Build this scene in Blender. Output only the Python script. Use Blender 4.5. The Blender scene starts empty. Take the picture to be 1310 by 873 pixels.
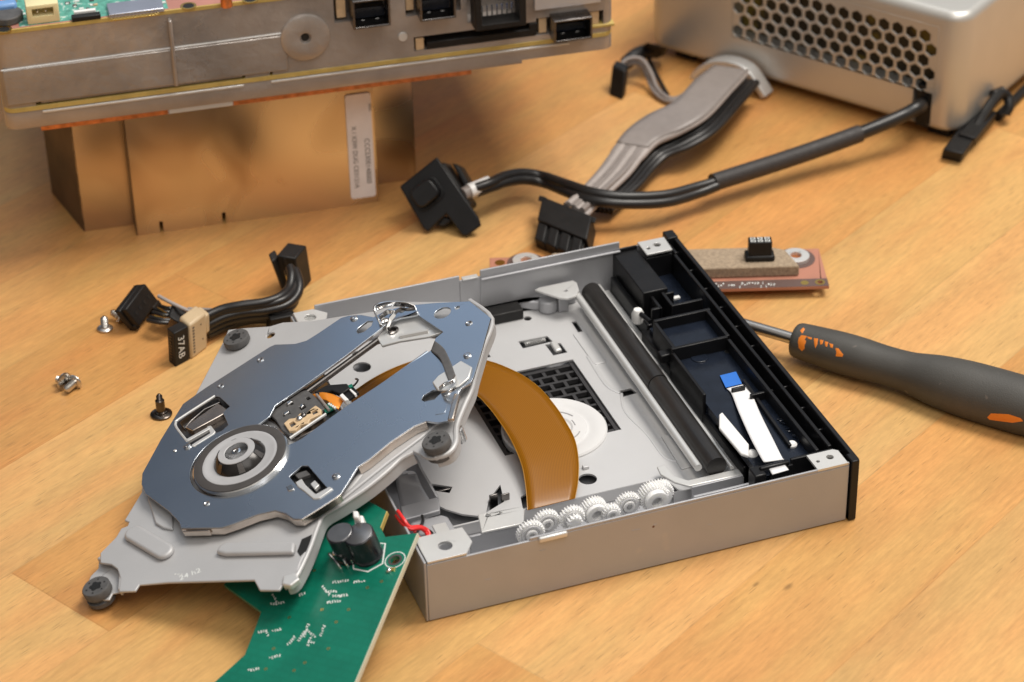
import bpy, bmesh, math, random
from mathutils import Vector, Matrix, Euler
random.seed(7)
PI = math.pi
sc = bpy.context.scene
COL = sc.collection
MM = 0.001

# ------------------------------------------------------------------ camera
FPX = 3171.5
CAM_E = Euler((0.990681, 0.018580, -0.345909), 'XYZ')
CAM_P = Vector((-170.796, -580.657, 501.372))
CAM_M = CAM_E.to_matrix()
cd = bpy.data.cameras.new('camera'); cam = bpy.data.objects.new('camera', cd); COL.objects.link(cam)
cam.location = CAM_P * MM; cam.rotation_euler = CAM_E
cd.sensor_width = 36; cd.lens = FPX / 1310 * 36
cd.clip_start = 0.01; cd.clip_end = 50
cd.dof.use_dof = True; cd.dof.focus_distance = 0.835; cd.dof.aperture_fstop = 14.5
sc.camera = cam

def ray(x, y):
    return CAM_M @ Vector(((x - 655) / FPX, -(y - 436.5) / FPX, -1.0))
def T(x, y, z=0.0):
    """point at height z (mm) seen at photograph pixel x, y"""
    d = ray(x, y); return CAM_P + d * ((z - CAM_P.z) / d.z)
def on_plane(x, y, p0, n):
    d = ray(x, y); return CAM_P + d * ((p0 - CAM_P).dot(n) / d.dot(n))

class Frame:
    def __init__(s, o, x, y):
        s.o = Vector(o); s.x = Vector(x).normalized()
        z = s.x.cross(Vector(y)).normalized(); s.z = z; s.y = z.cross(s.x)
    def w(s, p): return s.o + s.x * p[0] + s.y * p[1] + s.z * p[2]
    def loc(s, P): d = P - s.o; return Vector((d.dot(s.x), d.dot(s.y), d.dot(s.z)))
    def px(s, x, y, h=0.0):
        p = s.loc(on_plane(x, y, s.o + s.z * h, s.z)); return (p.x, p.y)
WORLD = Frame((0, 0, 0), (1, 0, 0), (0, 1, 0))

# ------------------------------------------------------------------ materials
def nt(name):
    m = bpy.data.materials.new(name); m.use_nodes = True
    return m, m.node_tree.nodes, m.node_tree.links, m.node_tree.nodes['Principled BSDF']
def mat(name, col, rough=0.5, metal=0.0, var=0.06, scale=120.0, bump=0.0, bscale=900.0, rvar=0.1, coat=0.0, aniso=None, spec=None, spots=None):
    m, N, L, b = nt(name)
    tc = N.new('ShaderNodeTexCoord')
    mp = N.new('ShaderNodeMapping'); L.new(tc.outputs['Object'], mp.inputs['Vector'])
    if aniso: mp.inputs['Scale'].default_value = aniso
    n = N.new('ShaderNodeTexNoise'); n.inputs['Scale'].default_value = scale; n.inputs['Detail'].default_value = 5
    L.new(mp.outputs[0], n.inputs['Vector'])
    r = N.new('ShaderNodeMapRange'); r.inputs[1].default_value = .3; r.inputs[2].default_value = .7
    r.inputs[3].default_value = 1 - var; r.inputs[4].default_value = 1 + var
    L.new(n.outputs[0], r.inputs[0])
    mx = N.new('ShaderNodeVectorMath'); mx.operation = 'SCALE'; mx.inputs[0].default_value = col
    L.new(r.outputs[0], mx.inputs['Scale'])
    src = mx.outputs[0]
    if spots:
        n3 = N.new('ShaderNodeTexNoise'); n3.inputs['Scale'].default_value = spots[1]; n3.inputs['Detail'].default_value = 3
        L.new(tc.outputs['Object'], n3.inputs['Vector'])
        rr = N.new('ShaderNodeMapRange'); rr.inputs[1].default_value = spots[2]; rr.inputs[2].default_value = spots[2] + .05
        L.new(n3.outputs[0], rr.inputs[0])
        mm = N.new('ShaderNodeMix'); mm.data_type = 'RGBA'; L.new(rr.outputs[0], mm.inputs[0]); L.new(src, mm.inputs[6])
        mm.inputs[7].default_value = (*spots[0], 1); src = mm.outputs[2]
    L.new(src, b.inputs['Base Color'])
    r2 = N.new('ShaderNodeMapRange'); r2.inputs[1].default_value = .3; r2.inputs[2].default_value = .7
    r2.inputs[3].default_value = max(.02, rough * (1 - rvar)); r2.inputs[4].default_value = min(1, rough * (1 + rvar))
    n2 = N.new('ShaderNodeTexNoise'); n2.inputs['Scale'].default_value = scale * .37; n2.inputs['Detail'].default_value = 6
    L.new(tc.outputs['Object'], n2.inputs['Vector']); L.new(n2.outputs[0], r2.inputs[0]); L.new(r2.outputs[0], b.inputs['Roughness'])
    b.inputs['Metallic'].default_value = metal
    if coat: b.inputs['Coat Weight'].default_value = coat; b.inputs['Coat Roughness'].default_value = .1
    if spec is not None: b.inputs['Specular IOR Level'].default_value = spec
    if bump:
        nb = N.new('ShaderNodeTexNoise'); nb.inputs['Scale'].default_value = bscale; nb.inputs['Detail'].default_value = 4
        L.new(mp.outputs[0], nb.inputs['Vector'])
        bp = N.new('ShaderNodeBump'); bp.inputs['Strength'].default_value = bump; bp.inputs['Distance'].default_value = .0004
        L.new(nb.outputs[0], bp.inputs['Height']); L.new(bp.outputs[0], b.inputs['Normal'])
    return m

M = {}
M['zinc'] = mat('zinc_sheet', (.41, .415, .435), .42, .30, .04, 60, .05, 1500, spots=((.47, .46, .45), 45, .70))
M['plate'] = mat('light_grey_sheet', (.60, .60, .605), .42, .35, .03, 40, .04, 1500)
M['sled'] = mat('sled_grey_steel', (.47, .47, .475), .48, .25, .04, 60, .05, 1500)
M['tab'] = mat('bright_tab_steel', (.68, .68, .67), .40, .5, .04, 80)
M['blue'] = mat('brushed_steel_cover', (.56, .60, .65), .26, 1.0, .03, 30, .02, 2500, .2)
M['edge'] = mat('bare_steel_edge', (.62, .55, .49), .25, 1.0, .1, 200)
M['chrome'] = mat('chrome', (.75, .74, .73), .12, 1.0, .08, 300)
M['darkmetal'] = mat('dark_steel', (.16, .15, .145), .28, 1.0, .15, 300)
M['black'] = mat('black_plastic', (.007, .007, .008), .36, 0, .2, 200, .05, 1800, spec=.35)
M['blackgloss'] = mat('glossy_black_plastic', (.010, .014, .024), .22, 0, .2, 200, .02, 900)
M['blacksoft'] = mat('matte_black_plastic', (.010, .0095, .0095), .5, 0, .2, 300, .1, 2200, spec=.32)
M['rubber'] = mat('grey_rubber', (.085, .083, .083), .6, 0, .15, 400, .15, 2500)
M['rubberdark'] = mat('dark_roller_rubber', (.022, .020, .019), .35, 0, .1, 200)
M['ringgrey'] = mat('turntable_pad', (.055, .050, .048), .7, 0, .08, 300)
M['ringlight'] = mat('turntable_light_ring', (.44, .44, .45), .5, .1, .05, 200)
M['white'] = mat('white_plastic', (.80, .80, .79), .4, 0, .03, 100)
M['gearwhite'] = mat('white_gear_nylon', (.90, .90, .89), .5, 0, .02, 100)
M['paper'] = mat('white_film', (.83, .83, .84), .45, 0, .02, 100)
M['cream'] = mat('cream_plastic', (.76, .68, .40), .45, 0, .05, 100)
M['beige'] = mat('beige_plastic', (.56, .43, .27), .45, 0, .05, 200, .1, 2000)
M['tan'] = mat('tan_resin', (.62, .45, .27), .4, 0, .12, 400)
M['bluetag'] = mat('blue_film', (.03, .17, .62), .4)
M['red'] = mat('red_wire', (.75, .03, .03), .35)
M['wireblack'] = mat('black_wire', (.014, .013, .013), .35, 0, .1, 300)
M['wiregrey'] = mat('grey_wire', (.24, .21, .195), .42, 0, .06, 300)
M['wirelight'] = mat('light_grey_wire', (.38, .34, .32), .42, 0, .06, 300)
M['sleeve'] = mat('braided_sleeve', (.030, .026, .025), .55, 0, .2, 900, .3, 3000)
M['cast'] = mat('cast_aluminium', (.37, .335, .31), .42, .5, .28, 34, .9, 260, .5, spots=((.25, .22, .20), 16, .62))
M['cast2'] = mat('cast_aluminium_lip', (.42, .38, .355), .38, .6, .14, 60, .3, 900, .25)
M['psu'] = mat('satin_silver_case', (.56, .55, .52), .40, .55, .05, 30, .08, 1500)
M['copper'] = mat('copper_edge', (.70, .26, .10), .35, .9, .3, 300, .5, 900)
M['pcbedge'] = mat('board_edge_yellow', (.50, .37, .11), .5, 0, .15, 200)
M['pcbgreenbg'] = mat('board_teal', (.10, .34, .27), .45, 0, .35, 420, .2, 900, spots=((.5, .6, .55), 420, .60))
M['pcbpink'] = mat('board_pink_copper', (.42, .19, .15), .45, 0, .12, 60)
M['gold'] = mat('gold_contact', (.75, .52, .15), .3, 1.0)
M['bluecap'] = mat('blue_component', (.16, .32, .62), .35)
M['foam'] = mat('grey_brown_foam', (.34, .26, .18), .9, 0, .22, 900, .8, 1500)
M['boardpink'] = mat('small_board_pink', (.42, .185, .125), .45, 0, .1, 80)
M['boarddark'] = mat('small_board_dark_band', (.12, .075, .065), .45)
M['handle'] = mat('grey_handle_rubber', (.060, .057, .051), .55, 0, .12, 60, .25, 2400, spots=((.13, .11, .095), 300, .72))
M['orange'] = mat('orange_handle_plastic', (.78, .22, .02), .42)
M['shank'] = mat('screwdriver_steel', (.48, .46, .44), .3, 1.0, .05, 100)
M['flexorange'] = mat('orange_flex_film', (.75, .25, .02), .28, .2)
M['silk'] = mat('white_ink', (.70, .72, .70), .6)
M['ink'] = mat('grey_ink', (.06, .055, .06), .7)
M['label'] = mat('white_label', (.88, .86, .88), .5)
M['hole'] = mat('dark_opening', (.008, .008, .008), .6)
M['grid'] = mat('black_grille_plastic', (.035, .034, .036), .45, 0, .15, 300)
M['disc'] = mat('clamp_disc_plastic', (.66, .66, .66), .42, 0, .03, 100)
M['capsilver'] = mat('capacitor_top', (.20, .20, .205), .35, .8, .1, 300)
M['capsleeve'] = mat('capacitor_sleeve', (.012, .012, .018), .25, 0, .1, 100)

for k_ in ('gearwhite',):
    b_ = M[k_].node_tree.nodes['Principled BSDF']; b_.inputs['Subsurface Weight'].default_value = .6; b_.inputs['Subsurface Radius'].default_value = (.002, .002, .0018); b_.inputs['Subsurface Scale'].default_value = 1.0

def shield_mat():
    m, N, L, b = nt('nickel_shield')
    tc = N.new('ShaderNodeTexCoord'); n = N.new('ShaderNodeTexNoise'); n.inputs['Scale'].default_value = 22; n.inputs['Detail'].default_value = 2; n.inputs['Distortion'].default_value = 1.0
    L.new(tc.outputs['Object'], n.inputs['Vector'])
    cr = N.new('ShaderNodeValToRGB'); cr.color_ramp.elements[0].position = .40; cr.color_ramp.elements[0].color = (.56, .46, .35, 1)
    cr.color_ramp.elements[1].position = .56; cr.color_ramp.elements[1].color = (.76, .66, .52, 1)
    L.new(n.outputs[0], cr.inputs[0]); L.new(cr.outputs[0], b.inputs['Base Color'])
    b.inputs['Metallic'].default_value = 1
    r2 = N.new('ShaderNodeMapRange'); r2.inputs[3].default_value = .20; r2.inputs[4].default_value = .34; L.new(n.outputs[0], r2.inputs[0]); L.new(r2.outputs[0], b.inputs['Roughness'])
    n2 = N.new('ShaderNodeTexNoise'); n2.inputs['Scale'].default_value = 25; L.new(tc.outputs['Object'], n2.inputs['Vector'])
    bp = N.new('ShaderNodeBump'); bp.inputs['Strength'].default_value = .10; bp.inputs['Distance'].default_value = .001; L.new(n2.outputs[0], bp.inputs['Height']); L.new(bp.outputs[0], b.inputs['Normal'])
    return m
M['shield'] = shield_mat()
M['shieldshade'] = mat('shaded_shield', (.13, .085, .05), .5, .6, .3, 60)  # shield metal with shade and dark reflection painted into its colour

def flex_mat():
    m, N, L, b = nt('amber_flex_film')
    tc = N.new('ShaderNodeTexCoord')
    w = N.new('ShaderNodeTexWave'); w.wave_type = 'BANDS'; w.bands_direction = 'X'; w.inputs['Scale'].default_value = 11; w.inputs['Distortion'].default_value = 0
    L.new(tc.outputs['UV'], w.inputs['Vector'])
    cr = N.new('ShaderNodeValToRGB'); cr.color_ramp.elements[0].color = (.20, .072, .001, 1); cr.color_ramp.elements[1].color = (.29, .112, .003, 1)
    L.new(w.outputs[0], cr.inputs[0])
    L.new(cr.outputs[0], b.inputs['Base Color'])
    b.inputs['Roughness'].default_value = .30; b.inputs['Metallic'].default_value = 0; b.inputs['Specular IOR Level'].default_value = .28
    b.inputs['Transmission Weight'].default_value = 0
    b.inputs['Coat Weight'].default_value = .06; b.inputs['Coat Roughness'].default_value = .25
    return m
M['flex'] = flex_mat()

def pcb_mat():
    m, N, L, b = nt('green_solder_mask')
    tc = N.new('ShaderNodeTexCoord')
    v = N.new('ShaderNodeTexBrick'); v.inputs['Scale'].default_value = 95; v.inputs['Mortar Size'].default_value = .05; v.offset = .37; v.squash = .6; v.squash_frequency = 3
    mp = N.new('ShaderNodeMapping'); mp.inputs['Rotation'].default_value = (0, 0, .9); L.new(tc.outputs['Object'], mp.inputs['Vector']); L.new(mp.outputs[0], v.inputs['Vector'])
    v.inputs['Color1'].default_value = (.004, .152, .096, 1); v.inputs['Color2'].default_value = (.0045, .157, .100, 1); v.inputs['Mortar'].default_value = (.0038, .145, .091, 1)
    n = N.new('ShaderNodeTexNoise'); n.inputs['Scale'].default_value = 70; L.new(tc.outputs['Object'], n.inputs['Vector'])
    mr = N.new('ShaderNodeMapRange'); mr.inputs[1].default_value = .3; mr.inputs[2].default_value = .7; mr.inputs[3].default_value = .88; mr.inputs[4].default_value = 1.12; L.new(n.outputs[0], mr.inputs[0])
    x = N.new('ShaderNodeVectorMath'); x.operation = 'SCALE'; L.new(v.outputs['Color'], x.inputs[0]); L.new(mr.outputs[0], x.inputs['Scale'])
    L.new(x.outputs[0], b.inputs['Base Color']); b.inputs['Roughness'].default_value = .3
    return m
M['pcb'] = pcb_mat()

def wood_mat():
    m, N, L, b = nt('beech_butcher_block')
    tc = N.new('ShaderNodeTexCoord')
    mp = N.new('ShaderNodeMapping'); mp.vector_type = 'TEXTURE'
    mp.inputs['Rotation'].default_value = (0, 0, math.radians(30.1)); L.new(tc.outputs['Object'], mp.inputs['Vector'])
    sp = N.new('ShaderNodeSeparateXYZ'); L.new(mp.outputs[0], sp.inputs[0])
    def mth(op, a, bb=None, c=None):
        n = N.new('ShaderNodeMath'); n.operation = op
        for i, v in enumerate((a, bb, c)):
            if v is None: continue
            if isinstance(v, (int, float)): n.inputs[i].default_value = v
            else: L.new(v, n.inputs[i])
        return n.outputs[0]
    u, v = sp.outputs[0], sp.outputs[1]
    vr = mth('DIVIDE', mth('ADD', v, .019 + 47 * .047), .047)
    row = mth('FLOOR', vr); fv = mth('FRACT', vr)
    wn = N.new('ShaderNodeTexWhiteNoise'); wn.noise_dimensions = '1D'; L.new(row, wn.inputs['W'])
    # the row 75..122 mm must break at u = -66 mm
    ur = mth('ADD', mth('DIVIDE', mth('ADD', u, .066), .62), mth('MULTIPLY', mth('SUBTRACT', row, 49), .37))
    col = mth('FLOOR', ur); fu = mth('FRACT', ur)
    cx = N.new('ShaderNodeCombineXYZ'); L.new(row, cx.inputs[0]); L.new(col, cx.inputs[1])
    wn2 = N.new('ShaderNodeTexWhiteNoise'); wn2.noise_dimensions = '3D'; L.new(cx.outputs[0], wn2.inputs['Vector'])
    ramp = N.new('ShaderNodeValToRGB'); e = ramp.color_ramp.elements
    e[0].position = 0; e[0].color = (.55, .275, .090, 1); e[1].position = 1; e[1].color = (.632, .368, .144, 1)
    x = e.new(.35); x.color = (.594, .320, .110, 1); x = e.new(.7); x.color = (.615, .347, .128, 1)
    L.new(wn2.outputs['Value'], ramp.inputs[0])
    # seed per stave
    off = N.new('ShaderNodeVectorMath'); off.operation = 'SCALE'; L.new(wn2.outputs['Color'], off.inputs[0]); off.inputs['Scale'].default_value = 3.0
    co = N.new('ShaderNodeVectorMath'); co.operation = 'ADD'; L.new(mp.outputs[0], co.inputs[0]); L.new(off.outputs[0], co.inputs[1])
    # broad figure
    m1 = N.new('ShaderNodeMapping'); m1.inputs['Scale'].default_value = (9, 42, 1); L.new(co.outputs[0], m1.inputs['Vector'])
    n1 = N.new('ShaderNodeTexNoise'); n1.inputs['Scale'].default_value = 1.0; n1.inputs['Detail'].default_value = 4; n1.inputs['Distortion'].default_value = .8; L.new(m1.outputs[0], n1.inputs['Vector'])
    # fine fibres
    m2 = N.new('ShaderNodeMapping'); m2.inputs['Scale'].default_value = (90, 900, 1); L.new(co.outputs[0], m2.inputs['Vector'])
    n2 = N.new('ShaderNodeTexNoise'); n2.inputs['Scale'].default_value = 1.0; n2.inputs['Detail'].default_value = 3; L.new(m2.outputs[0], n2.inputs['Vector'])
    # flecks: little dark dashes
    m3 = N.new('ShaderNodeMapping'); m3.inputs['Scale'].default_value = (125, 1700, 1); m3.inputs['Rotation'].default_value = (0, 0, math.radians(3)); L.new(co.outputs[0], m3.inputs['Vector'])
    vo = N.new('ShaderNodeTexVoronoi'); vo.inputs['Scale'].default_value = 1.0; vo.inputs['Randomness'].default_value = 1.0; L.new(m3.outputs[0], vo.inputs['Vector'])
    fl = N.new('ShaderNodeMapRange'); fl.inputs[1].default_value = .16; fl.inputs[2].default_value = .36; fl.inputs[3].default_value = 1; fl.inputs[4].default_value = 0; L.new(vo.outputs['Distance'], fl.inputs[0])
    sc_ = N.new('ShaderNodeSeparateColor'); L.new(vo.outputs['Color'], sc_.inputs[0])
    n4 = N.new('ShaderNodeTexNoise'); n4.inputs['Scale'].default_value = 15; L.new(co.outputs[0], n4.inputs['Vector'])
    dens = N.new('ShaderNodeMapRange'); dens.inputs[1].default_value = .4; dens.inputs[2].default_value = .62; dens.inputs[3].default_value = .97; dens.inputs[4].default_value = .50; L.new(n4.outputs[0], dens.inputs[0])
    keep = mth('GREATER_THAN', sc_.outputs[0], dens.outputs[0])
    fleck = mth('MULTIPLY', mth('MULTIPLY', fl.outputs[0], keep), mth('ADD', .35, mth('MULTIPLY', sc_.outputs[1], .65)))
    f1 = N.new('ShaderNodeMapRange'); f1.inputs[1].default_value = .3; f1.inputs[2].default_value = .7; f1.inputs[3].default_value = .90; f1.inputs[4].default_value = 1.06; L.new(n1.outputs[0], f1.inputs[0])
    f2 = N.new('ShaderNodeMapRange'); f2.inputs[1].default_value = .3; f2.inputs[2].default_value = .7; f2.inputs[3].default_value = .90; f2.inputs[4].default_value = 1.07; L.new(n2.outputs[0], f2.inputs[0])
    tot = mth('MULTIPLY', mth('MULTIPLY', f1.outputs[0], f2.outputs[0]), mth('SUBTRACT', 1.0, mth('MULTIPLY', fleck, .34)))
    m5 = N.new('ShaderNodeMapping'); m5.inputs['Scale'].default_value = (260, 900, 1); m5.inputs['Location'].default_value = (3, 7, 1); L.new(co.outputs[0], m5.inputs['Vector'])
    n5 = N.new('ShaderNodeTexNoise'); n5.inputs['Scale'].default_value = 1.0; n5.inputs['Detail'].default_value = 2; n5.inputs['Roughness'].default_value = .7; L.new(m5.outputs[0], n5.inputs['Vector'])
    f5 = N.new('ShaderNodeMapRange'); f5.inputs[1].default_value = .28; f5.inputs[2].default_value = .72; f5.inputs[3].default_value = .93; f5.inputs[4].default_value = 1.05; L.new(n5.outputs[0], f5.inputs[0])
    n6 = N.new('ShaderNodeTexNoise'); n6.inputs['Scale'].default_value = 42; n6.inputs['Detail'].default_value = 3; L.new(co.outputs[0], n6.inputs['Vector'])
    f6 = N.new('ShaderNodeMapRange'); f6.inputs[1].default_value = .3; f6.inputs[2].default_value = .7; f6.inputs[3].default_value = .95; f6.inputs[4].default_value = 1.04; L.new(n6.outputs[0], f6.inputs[0])
    tot = mth('MULTIPLY', mth('MULTIPLY', tot, f5.outputs[0]), f6.outputs[0])
    seam = mth('MAXIMUM', mth('LESS_THAN', fv, .010), mth('LESS_THAN', fu, .0010))
    tot = mth('MULTIPLY', tot, mth('SUBTRACT', 1.0, mth('MULTIPLY', seam, .12)))
    # small knots
    def knot(cxx, cyy, r):
        a = mth('MULTIPLY', mth('SUBTRACT', u, cxx), .45); bb = mth('SUBTRACT', v, cyy)
        d = mth('SQRT', mth('ADD', mth('MULTIPLY', a, a), mth('MULTIPLY', bb, bb)))
        mr = N.new('ShaderNodeMapRange'); mr.inputs[1].default_value = r * .3; mr.inputs[2].default_value = r; mr.inputs[3].default_value = .42; mr.inputs[4].default_value = 0; L.new(d, mr.inputs[0]); return mr.outputs[0]
    th = math.radians(30.1)
    for kx, ky, r in ((1008, 751, .0013), (967, 748, .0009)):
        P = T(kx, ky) * MM
        tot = mth('MULTIPLY', tot, mth('SUBTRACT', 1.0, knot(P.x * math.cos(th) + P.y * math.sin(th), -P.x * math.sin(th) + P.y * math.cos(th), r)))
    mx = N.new('ShaderNodeVectorMath'); mx.operation = 'SCALE'; 
    hs = N.new('ShaderNodeMix'); hs.data_type = 'RGBA'; hs.blend_type = 'MULTIPLY'; hs.inputs[0].default_value = 1
    hr_ = N.new('ShaderNodeValToRGB'); hr_.color_ramp.elements[0].position = .38; hr_.color_ramp.elements[0].color = (1.03, .95, .90, 1); hr_.color_ramp.elements[1].position = .62; hr_.color_ramp.elements[1].color = (.99, 1.03, 1.0, 1)
    n7 = N.new('ShaderNodeTexNoise'); n7.inputs['Scale'].default_value = 1.0; n7.inputs['Detail'].default_value = 3
    m7 = N.new('ShaderNodeMapping'); m7.inputs['Scale'].default_value = (14, 60, 1); m7.inputs['Location'].default_value = (5, 1, 2); L.new(co.outputs[0], m7.inputs['Vector']); L.new(m7.outputs[0], n7.inputs['Vector']); L.new(n7.outputs[0], hr_.inputs[0])
    L.new(ramp.outputs[0], hs.inputs[6]); L.new(hr_.outputs[0], hs.inputs[7])
    L.new(hs.outputs[2], mx.inputs[0]); L.new(tot, mx.inputs['Scale'])
    L.new(mx.outputs[0], b.inputs['Base Color'])
    rg = N.new('ShaderNodeMapRange'); rg.inputs[3].default_value = .36; rg.inputs[4].default_value = .5; L.new(n1.outputs[0], rg.inputs[0]); L.new(rg.outputs[0], b.inputs['Roughness'])
    hb = mth('SUBTRACT', mth('MULTIPLY', n2.outputs[0], .35), fleck)
    bp = N.new('ShaderNodeBump'); bp.inputs['Strength'].default_value = .22; bp.inputs['Distance'].default_value = .0002; L.new(hb, bp.inputs['Height']); L.new(bp.outputs[0], b.inputs['Normal'])
    b.inputs['Specular IOR Level'].default_value = .35
    return m
M['wood'] = wood_mat()

# ------------------------------------------------------------------ mesh helpers (all lengths in mm, world coordinates)
class MB:
    def __init__(s): s.v = []; s.f = []; s.uv = None
    def add(s, vs, fs):
        n = len(s.v); s.v += [Vector(p) for p in vs]; s.f += [tuple(i + n for i in f) for f in fs]; return s
    def box(s, x0, x1, y0, y1, z0, z1, F=WORLD):
        p = [F.w((x, y, z)) for z in (z0, z1) for x, y in ((x0, y0), (x1, y0), (x1, y1), (x0, y1))]
        return s.add(p, [(3, 2, 1, 0), (4, 5, 6, 7), (0, 1, 5, 4), (1, 2, 6, 5), (2, 3, 7, 6), (3, 0, 4, 7)])
    def para(s, P0, P1, P2, P3):
        a, b, c = P1 - P0, P2 - P0, P3 - P0
        p = [P0, P0 + a, P0 + a + b, P0 + b, P0 + c, P0 + a + c, P0 + a + b + c, P0 + b + c]
        fs = [(3, 2, 1, 0), (4, 5, 6, 7), (0, 1, 5, 4), (1, 2, 6, 5), (2, 3, 7, 6), (3, 0, 4, 7)]
        if a.cross(b).dot(c) < 0: fs = [tuple(reversed(f)) for f in fs]
        return s.add(p, fs)
    def prism(s, pts, z0, z1, F=WORLD, shift=(0, 0)):
        """polygon (frame coords) extruded; shift moves the bottom outline"""
        n = len(pts)
        A = sum(pts[i][0] * pts[(i + 1) % n][1] - pts[(i + 1) % n][0] * pts[i][1] for i in range(n))
        if A < 0: pts = list(reversed(pts))
        lo = [F.w((p[0] + shift[0], p[1] + shift[1], z0)) for p in pts]; hi = [F.w((p[0], p[1], z1)) for p in pts]
        fs = [tuple(reversed(range(n))), tuple(range(n, 2 * n))] + [(i, (i + 1) % n, n + (i + 1) % n, n + i) for i in range(n)]
        return s.add(lo + hi, fs)
    def plate(s, pts, holes, z0, z1, F=WORLD):
        """polygon with holes, extruded"""
        cu = bpy.data.curves.new('t', 'CURVE'); cu.dimensions = '2D'; cu.fill_mode = 'BOTH'; cu.extrude = (z1 - z0) / 2
        for poly in [pts] + list(holes):
            sp = cu.splines.new('POLY'); sp.points.add(len(poly) - 1); sp.use_cyclic_u = True
            for i, p in enumerate(poly): sp.points[i].co = (p[0], p[1], 0, 1)
        o = bpy.data.objects.new('t', cu); COL.objects.link(o)
        dg = bpy.context.evaluated_depsgraph_get(); dg.update()
        me = bpy.data.meshes.new_from_object(o.evaluated_get(dg))
        bm = bmesh.new(); bm.from_mesh(me); bmesh.ops.remove_doubles(bm, verts=bm.verts, dist=1e-4)
        bmesh.ops.recalc_face_normals(bm, faces=bm.faces)
        zm = (z0 + z1) / 2
        vs = [F.w((v.co.x, v.co.y, v.co.z + zm)) for v in bm.verts]
        bm.verts.index_update(); fs = [tuple(v.index for v in f.verts) for f in bm.faces]
        bm.free(); bpy.data.objects.remove(o); bpy.data.curves.remove(cu); bpy.data.meshes.remove(me)
        return s.add(vs, fs)
    def lathe(s, prof, F, n=32, cx=0, cy=0):
        """profile [(r, h)] about the frame's z"""
        vs = []; fs = []
        for r, h in prof:
            for k in range(n):
                a = 2 * PI * k / n; vs.append(F.w((cx + r * math.cos(a), cy + r * math.sin(a), h)))
        m = len(prof)
        for i in range(m - 1):
            for k in range(n):
                k2 = (k + 1) % n; fs.append((i * n + k, i * n + k2, (i + 1) * n + k2, (i + 1) * n + k))
        fs.append(tuple(reversed(range(n)))); fs.append(tuple((m - 1) * n + k for k in range(n)))
        return s.add(vs, fs)
    def cyl(s, r, h0, h1, F=WORLD, cx=0, cy=0, n=24):
        return s.lathe([(r, h0), (r, h1)], F, n, cx, cy)
    def tube(s, path, r, n=10, flat=None):
        P = [Vector(p) for p in path]; m = len(P); rr = r if isinstance(r, (list, tuple)) else [r] * m
        t0 = (P[1] - P[0]).normalized(); up = Vector((0, 0, 1)) if abs(t0.z) < .9 else Vector((1, 0, 0))
        nrm = (up - t0 * up.dot(t0)).normalized(); vs = []; fs = []
        for i in range(m):
            t = (P[min(i + 1, m - 1)] - P[max(i - 1, 0)]).normalized()
            nrm = (nrm - t * nrm.dot(t)).normalized(); bn = t.cross(nrm)
            for k in range(n):
                a = 2 * PI * k / n; vs.append(P[i] + (nrm * math.sin(a) * (flat or 1) + bn * math.cos(a)) * rr[i])
        for i in range(m - 1):
            for k in range(n):
                k2 = (k + 1) % n; fs.append((i * n + k, i * n + k2, (i + 1) * n + k2, (i + 1) * n + k))
        fs.append(tuple(reversed(range(n)))); fs.append(tuple((m - 1) * n + k for k in range(n)))
        return s.add(vs, fs)
    def strip(s, path, up, w, t, F=None):
        """flat bar following a path: width along 'up', thickness t sideways"""
        P = [Vector(p) for p in path]; up = Vector(up).normalized(); vs = []; fs = []; m = len(P)
        for i in range(m):
            d = (P[min(i + 1, m - 1)] - P[max(i - 1, 0)]).normalized(); sd = d.cross(up).normalized() * t / 2
            vs += [P[i] - sd, P[i] + sd, P[i] + sd + up * w, P[i] - sd + up * w]
        for i in range(m - 1):
            a = i * 4; b = a + 4
            for k in range(4): fs.append((a + k, a + (k + 1) % 4, b + (k + 1) % 4, b + k))
        fs += [(3, 2, 1, 0), (m * 4 - 4, m * 4 - 3, m * 4 - 2, m * 4 - 1)]
        return s.add(vs, fs)
    def sphere(s, c, r, n=14):
        prof = [(max(.01, r * math.sin(PI * k / n)), -r * math.cos(PI * k / n)) for k in range(n + 1)]
        return s.lathe(prof, Frame(c, (1, 0, 0), (0, 1, 0)), n * 2)
    def build(s, name, m, parent=None, bevel=0.0, smooth=35, seg=2, origin=None, fix=True):
        me = bpy.data.meshes.new(name)
        if parent is not None: o0 = parent['_o']
        elif origin is not None: o0 = origin
        else:
            lo = Vector([min(v[i] for v in s.v) for i in range(3)]); hi = Vector([max(v[i] for v in s.v) for i in range(3)])
            o0 = Vector(((lo.x + hi.x) / 2, (lo.y + hi.y) / 2, lo.z))
        o0 = Vector(o0)
        me.from_pydata([tuple((v - o0) * MM) for v in s.v], [], s.f)
        if fix:
            bm = bmesh.new(); bm.from_mesh(me); bmesh.ops.recalc_face_normals(bm, faces=bm.faces); bm.to_mesh(me); bm.free()
        me.shade_smooth(); me.set_sharp_from_angle(angle=math.radians(smooth))
        me.materials.append(M[m] if isinstance(m, str) else m)
        o = bpy.data.objects.new(name, me); COL.objects.link(o)
        if parent is not None: o.parent = parent
        else: o.location = o0 * MM
        o['_o'] = list(o0)
        if bevel:
            b = o.modifiers.new('bevel', 'BEVEL'); b.width = bevel * MM; b.segments = seg; b.limit_method = 'ANGLE'; b.angle_limit = math.radians(40); b.harden_normals = False
        return o
_roots = []
def thing(name, label, cat, at, group=None):
    o = bpy.data.objects.new(name, None); COL.objects.link(o); o.empty_display_size = .01
    o.location = Vector(at) * MM; o['_o'] = list(at); tag(o, label, cat, group); return o
def tag(o, label=None, cat=None, group=None, kind=None):
    if label: o['label'] = label
    if cat: o['category'] = cat
    if group: o['group'] = group
    if kind: o['kind'] = kind
    return o
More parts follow.
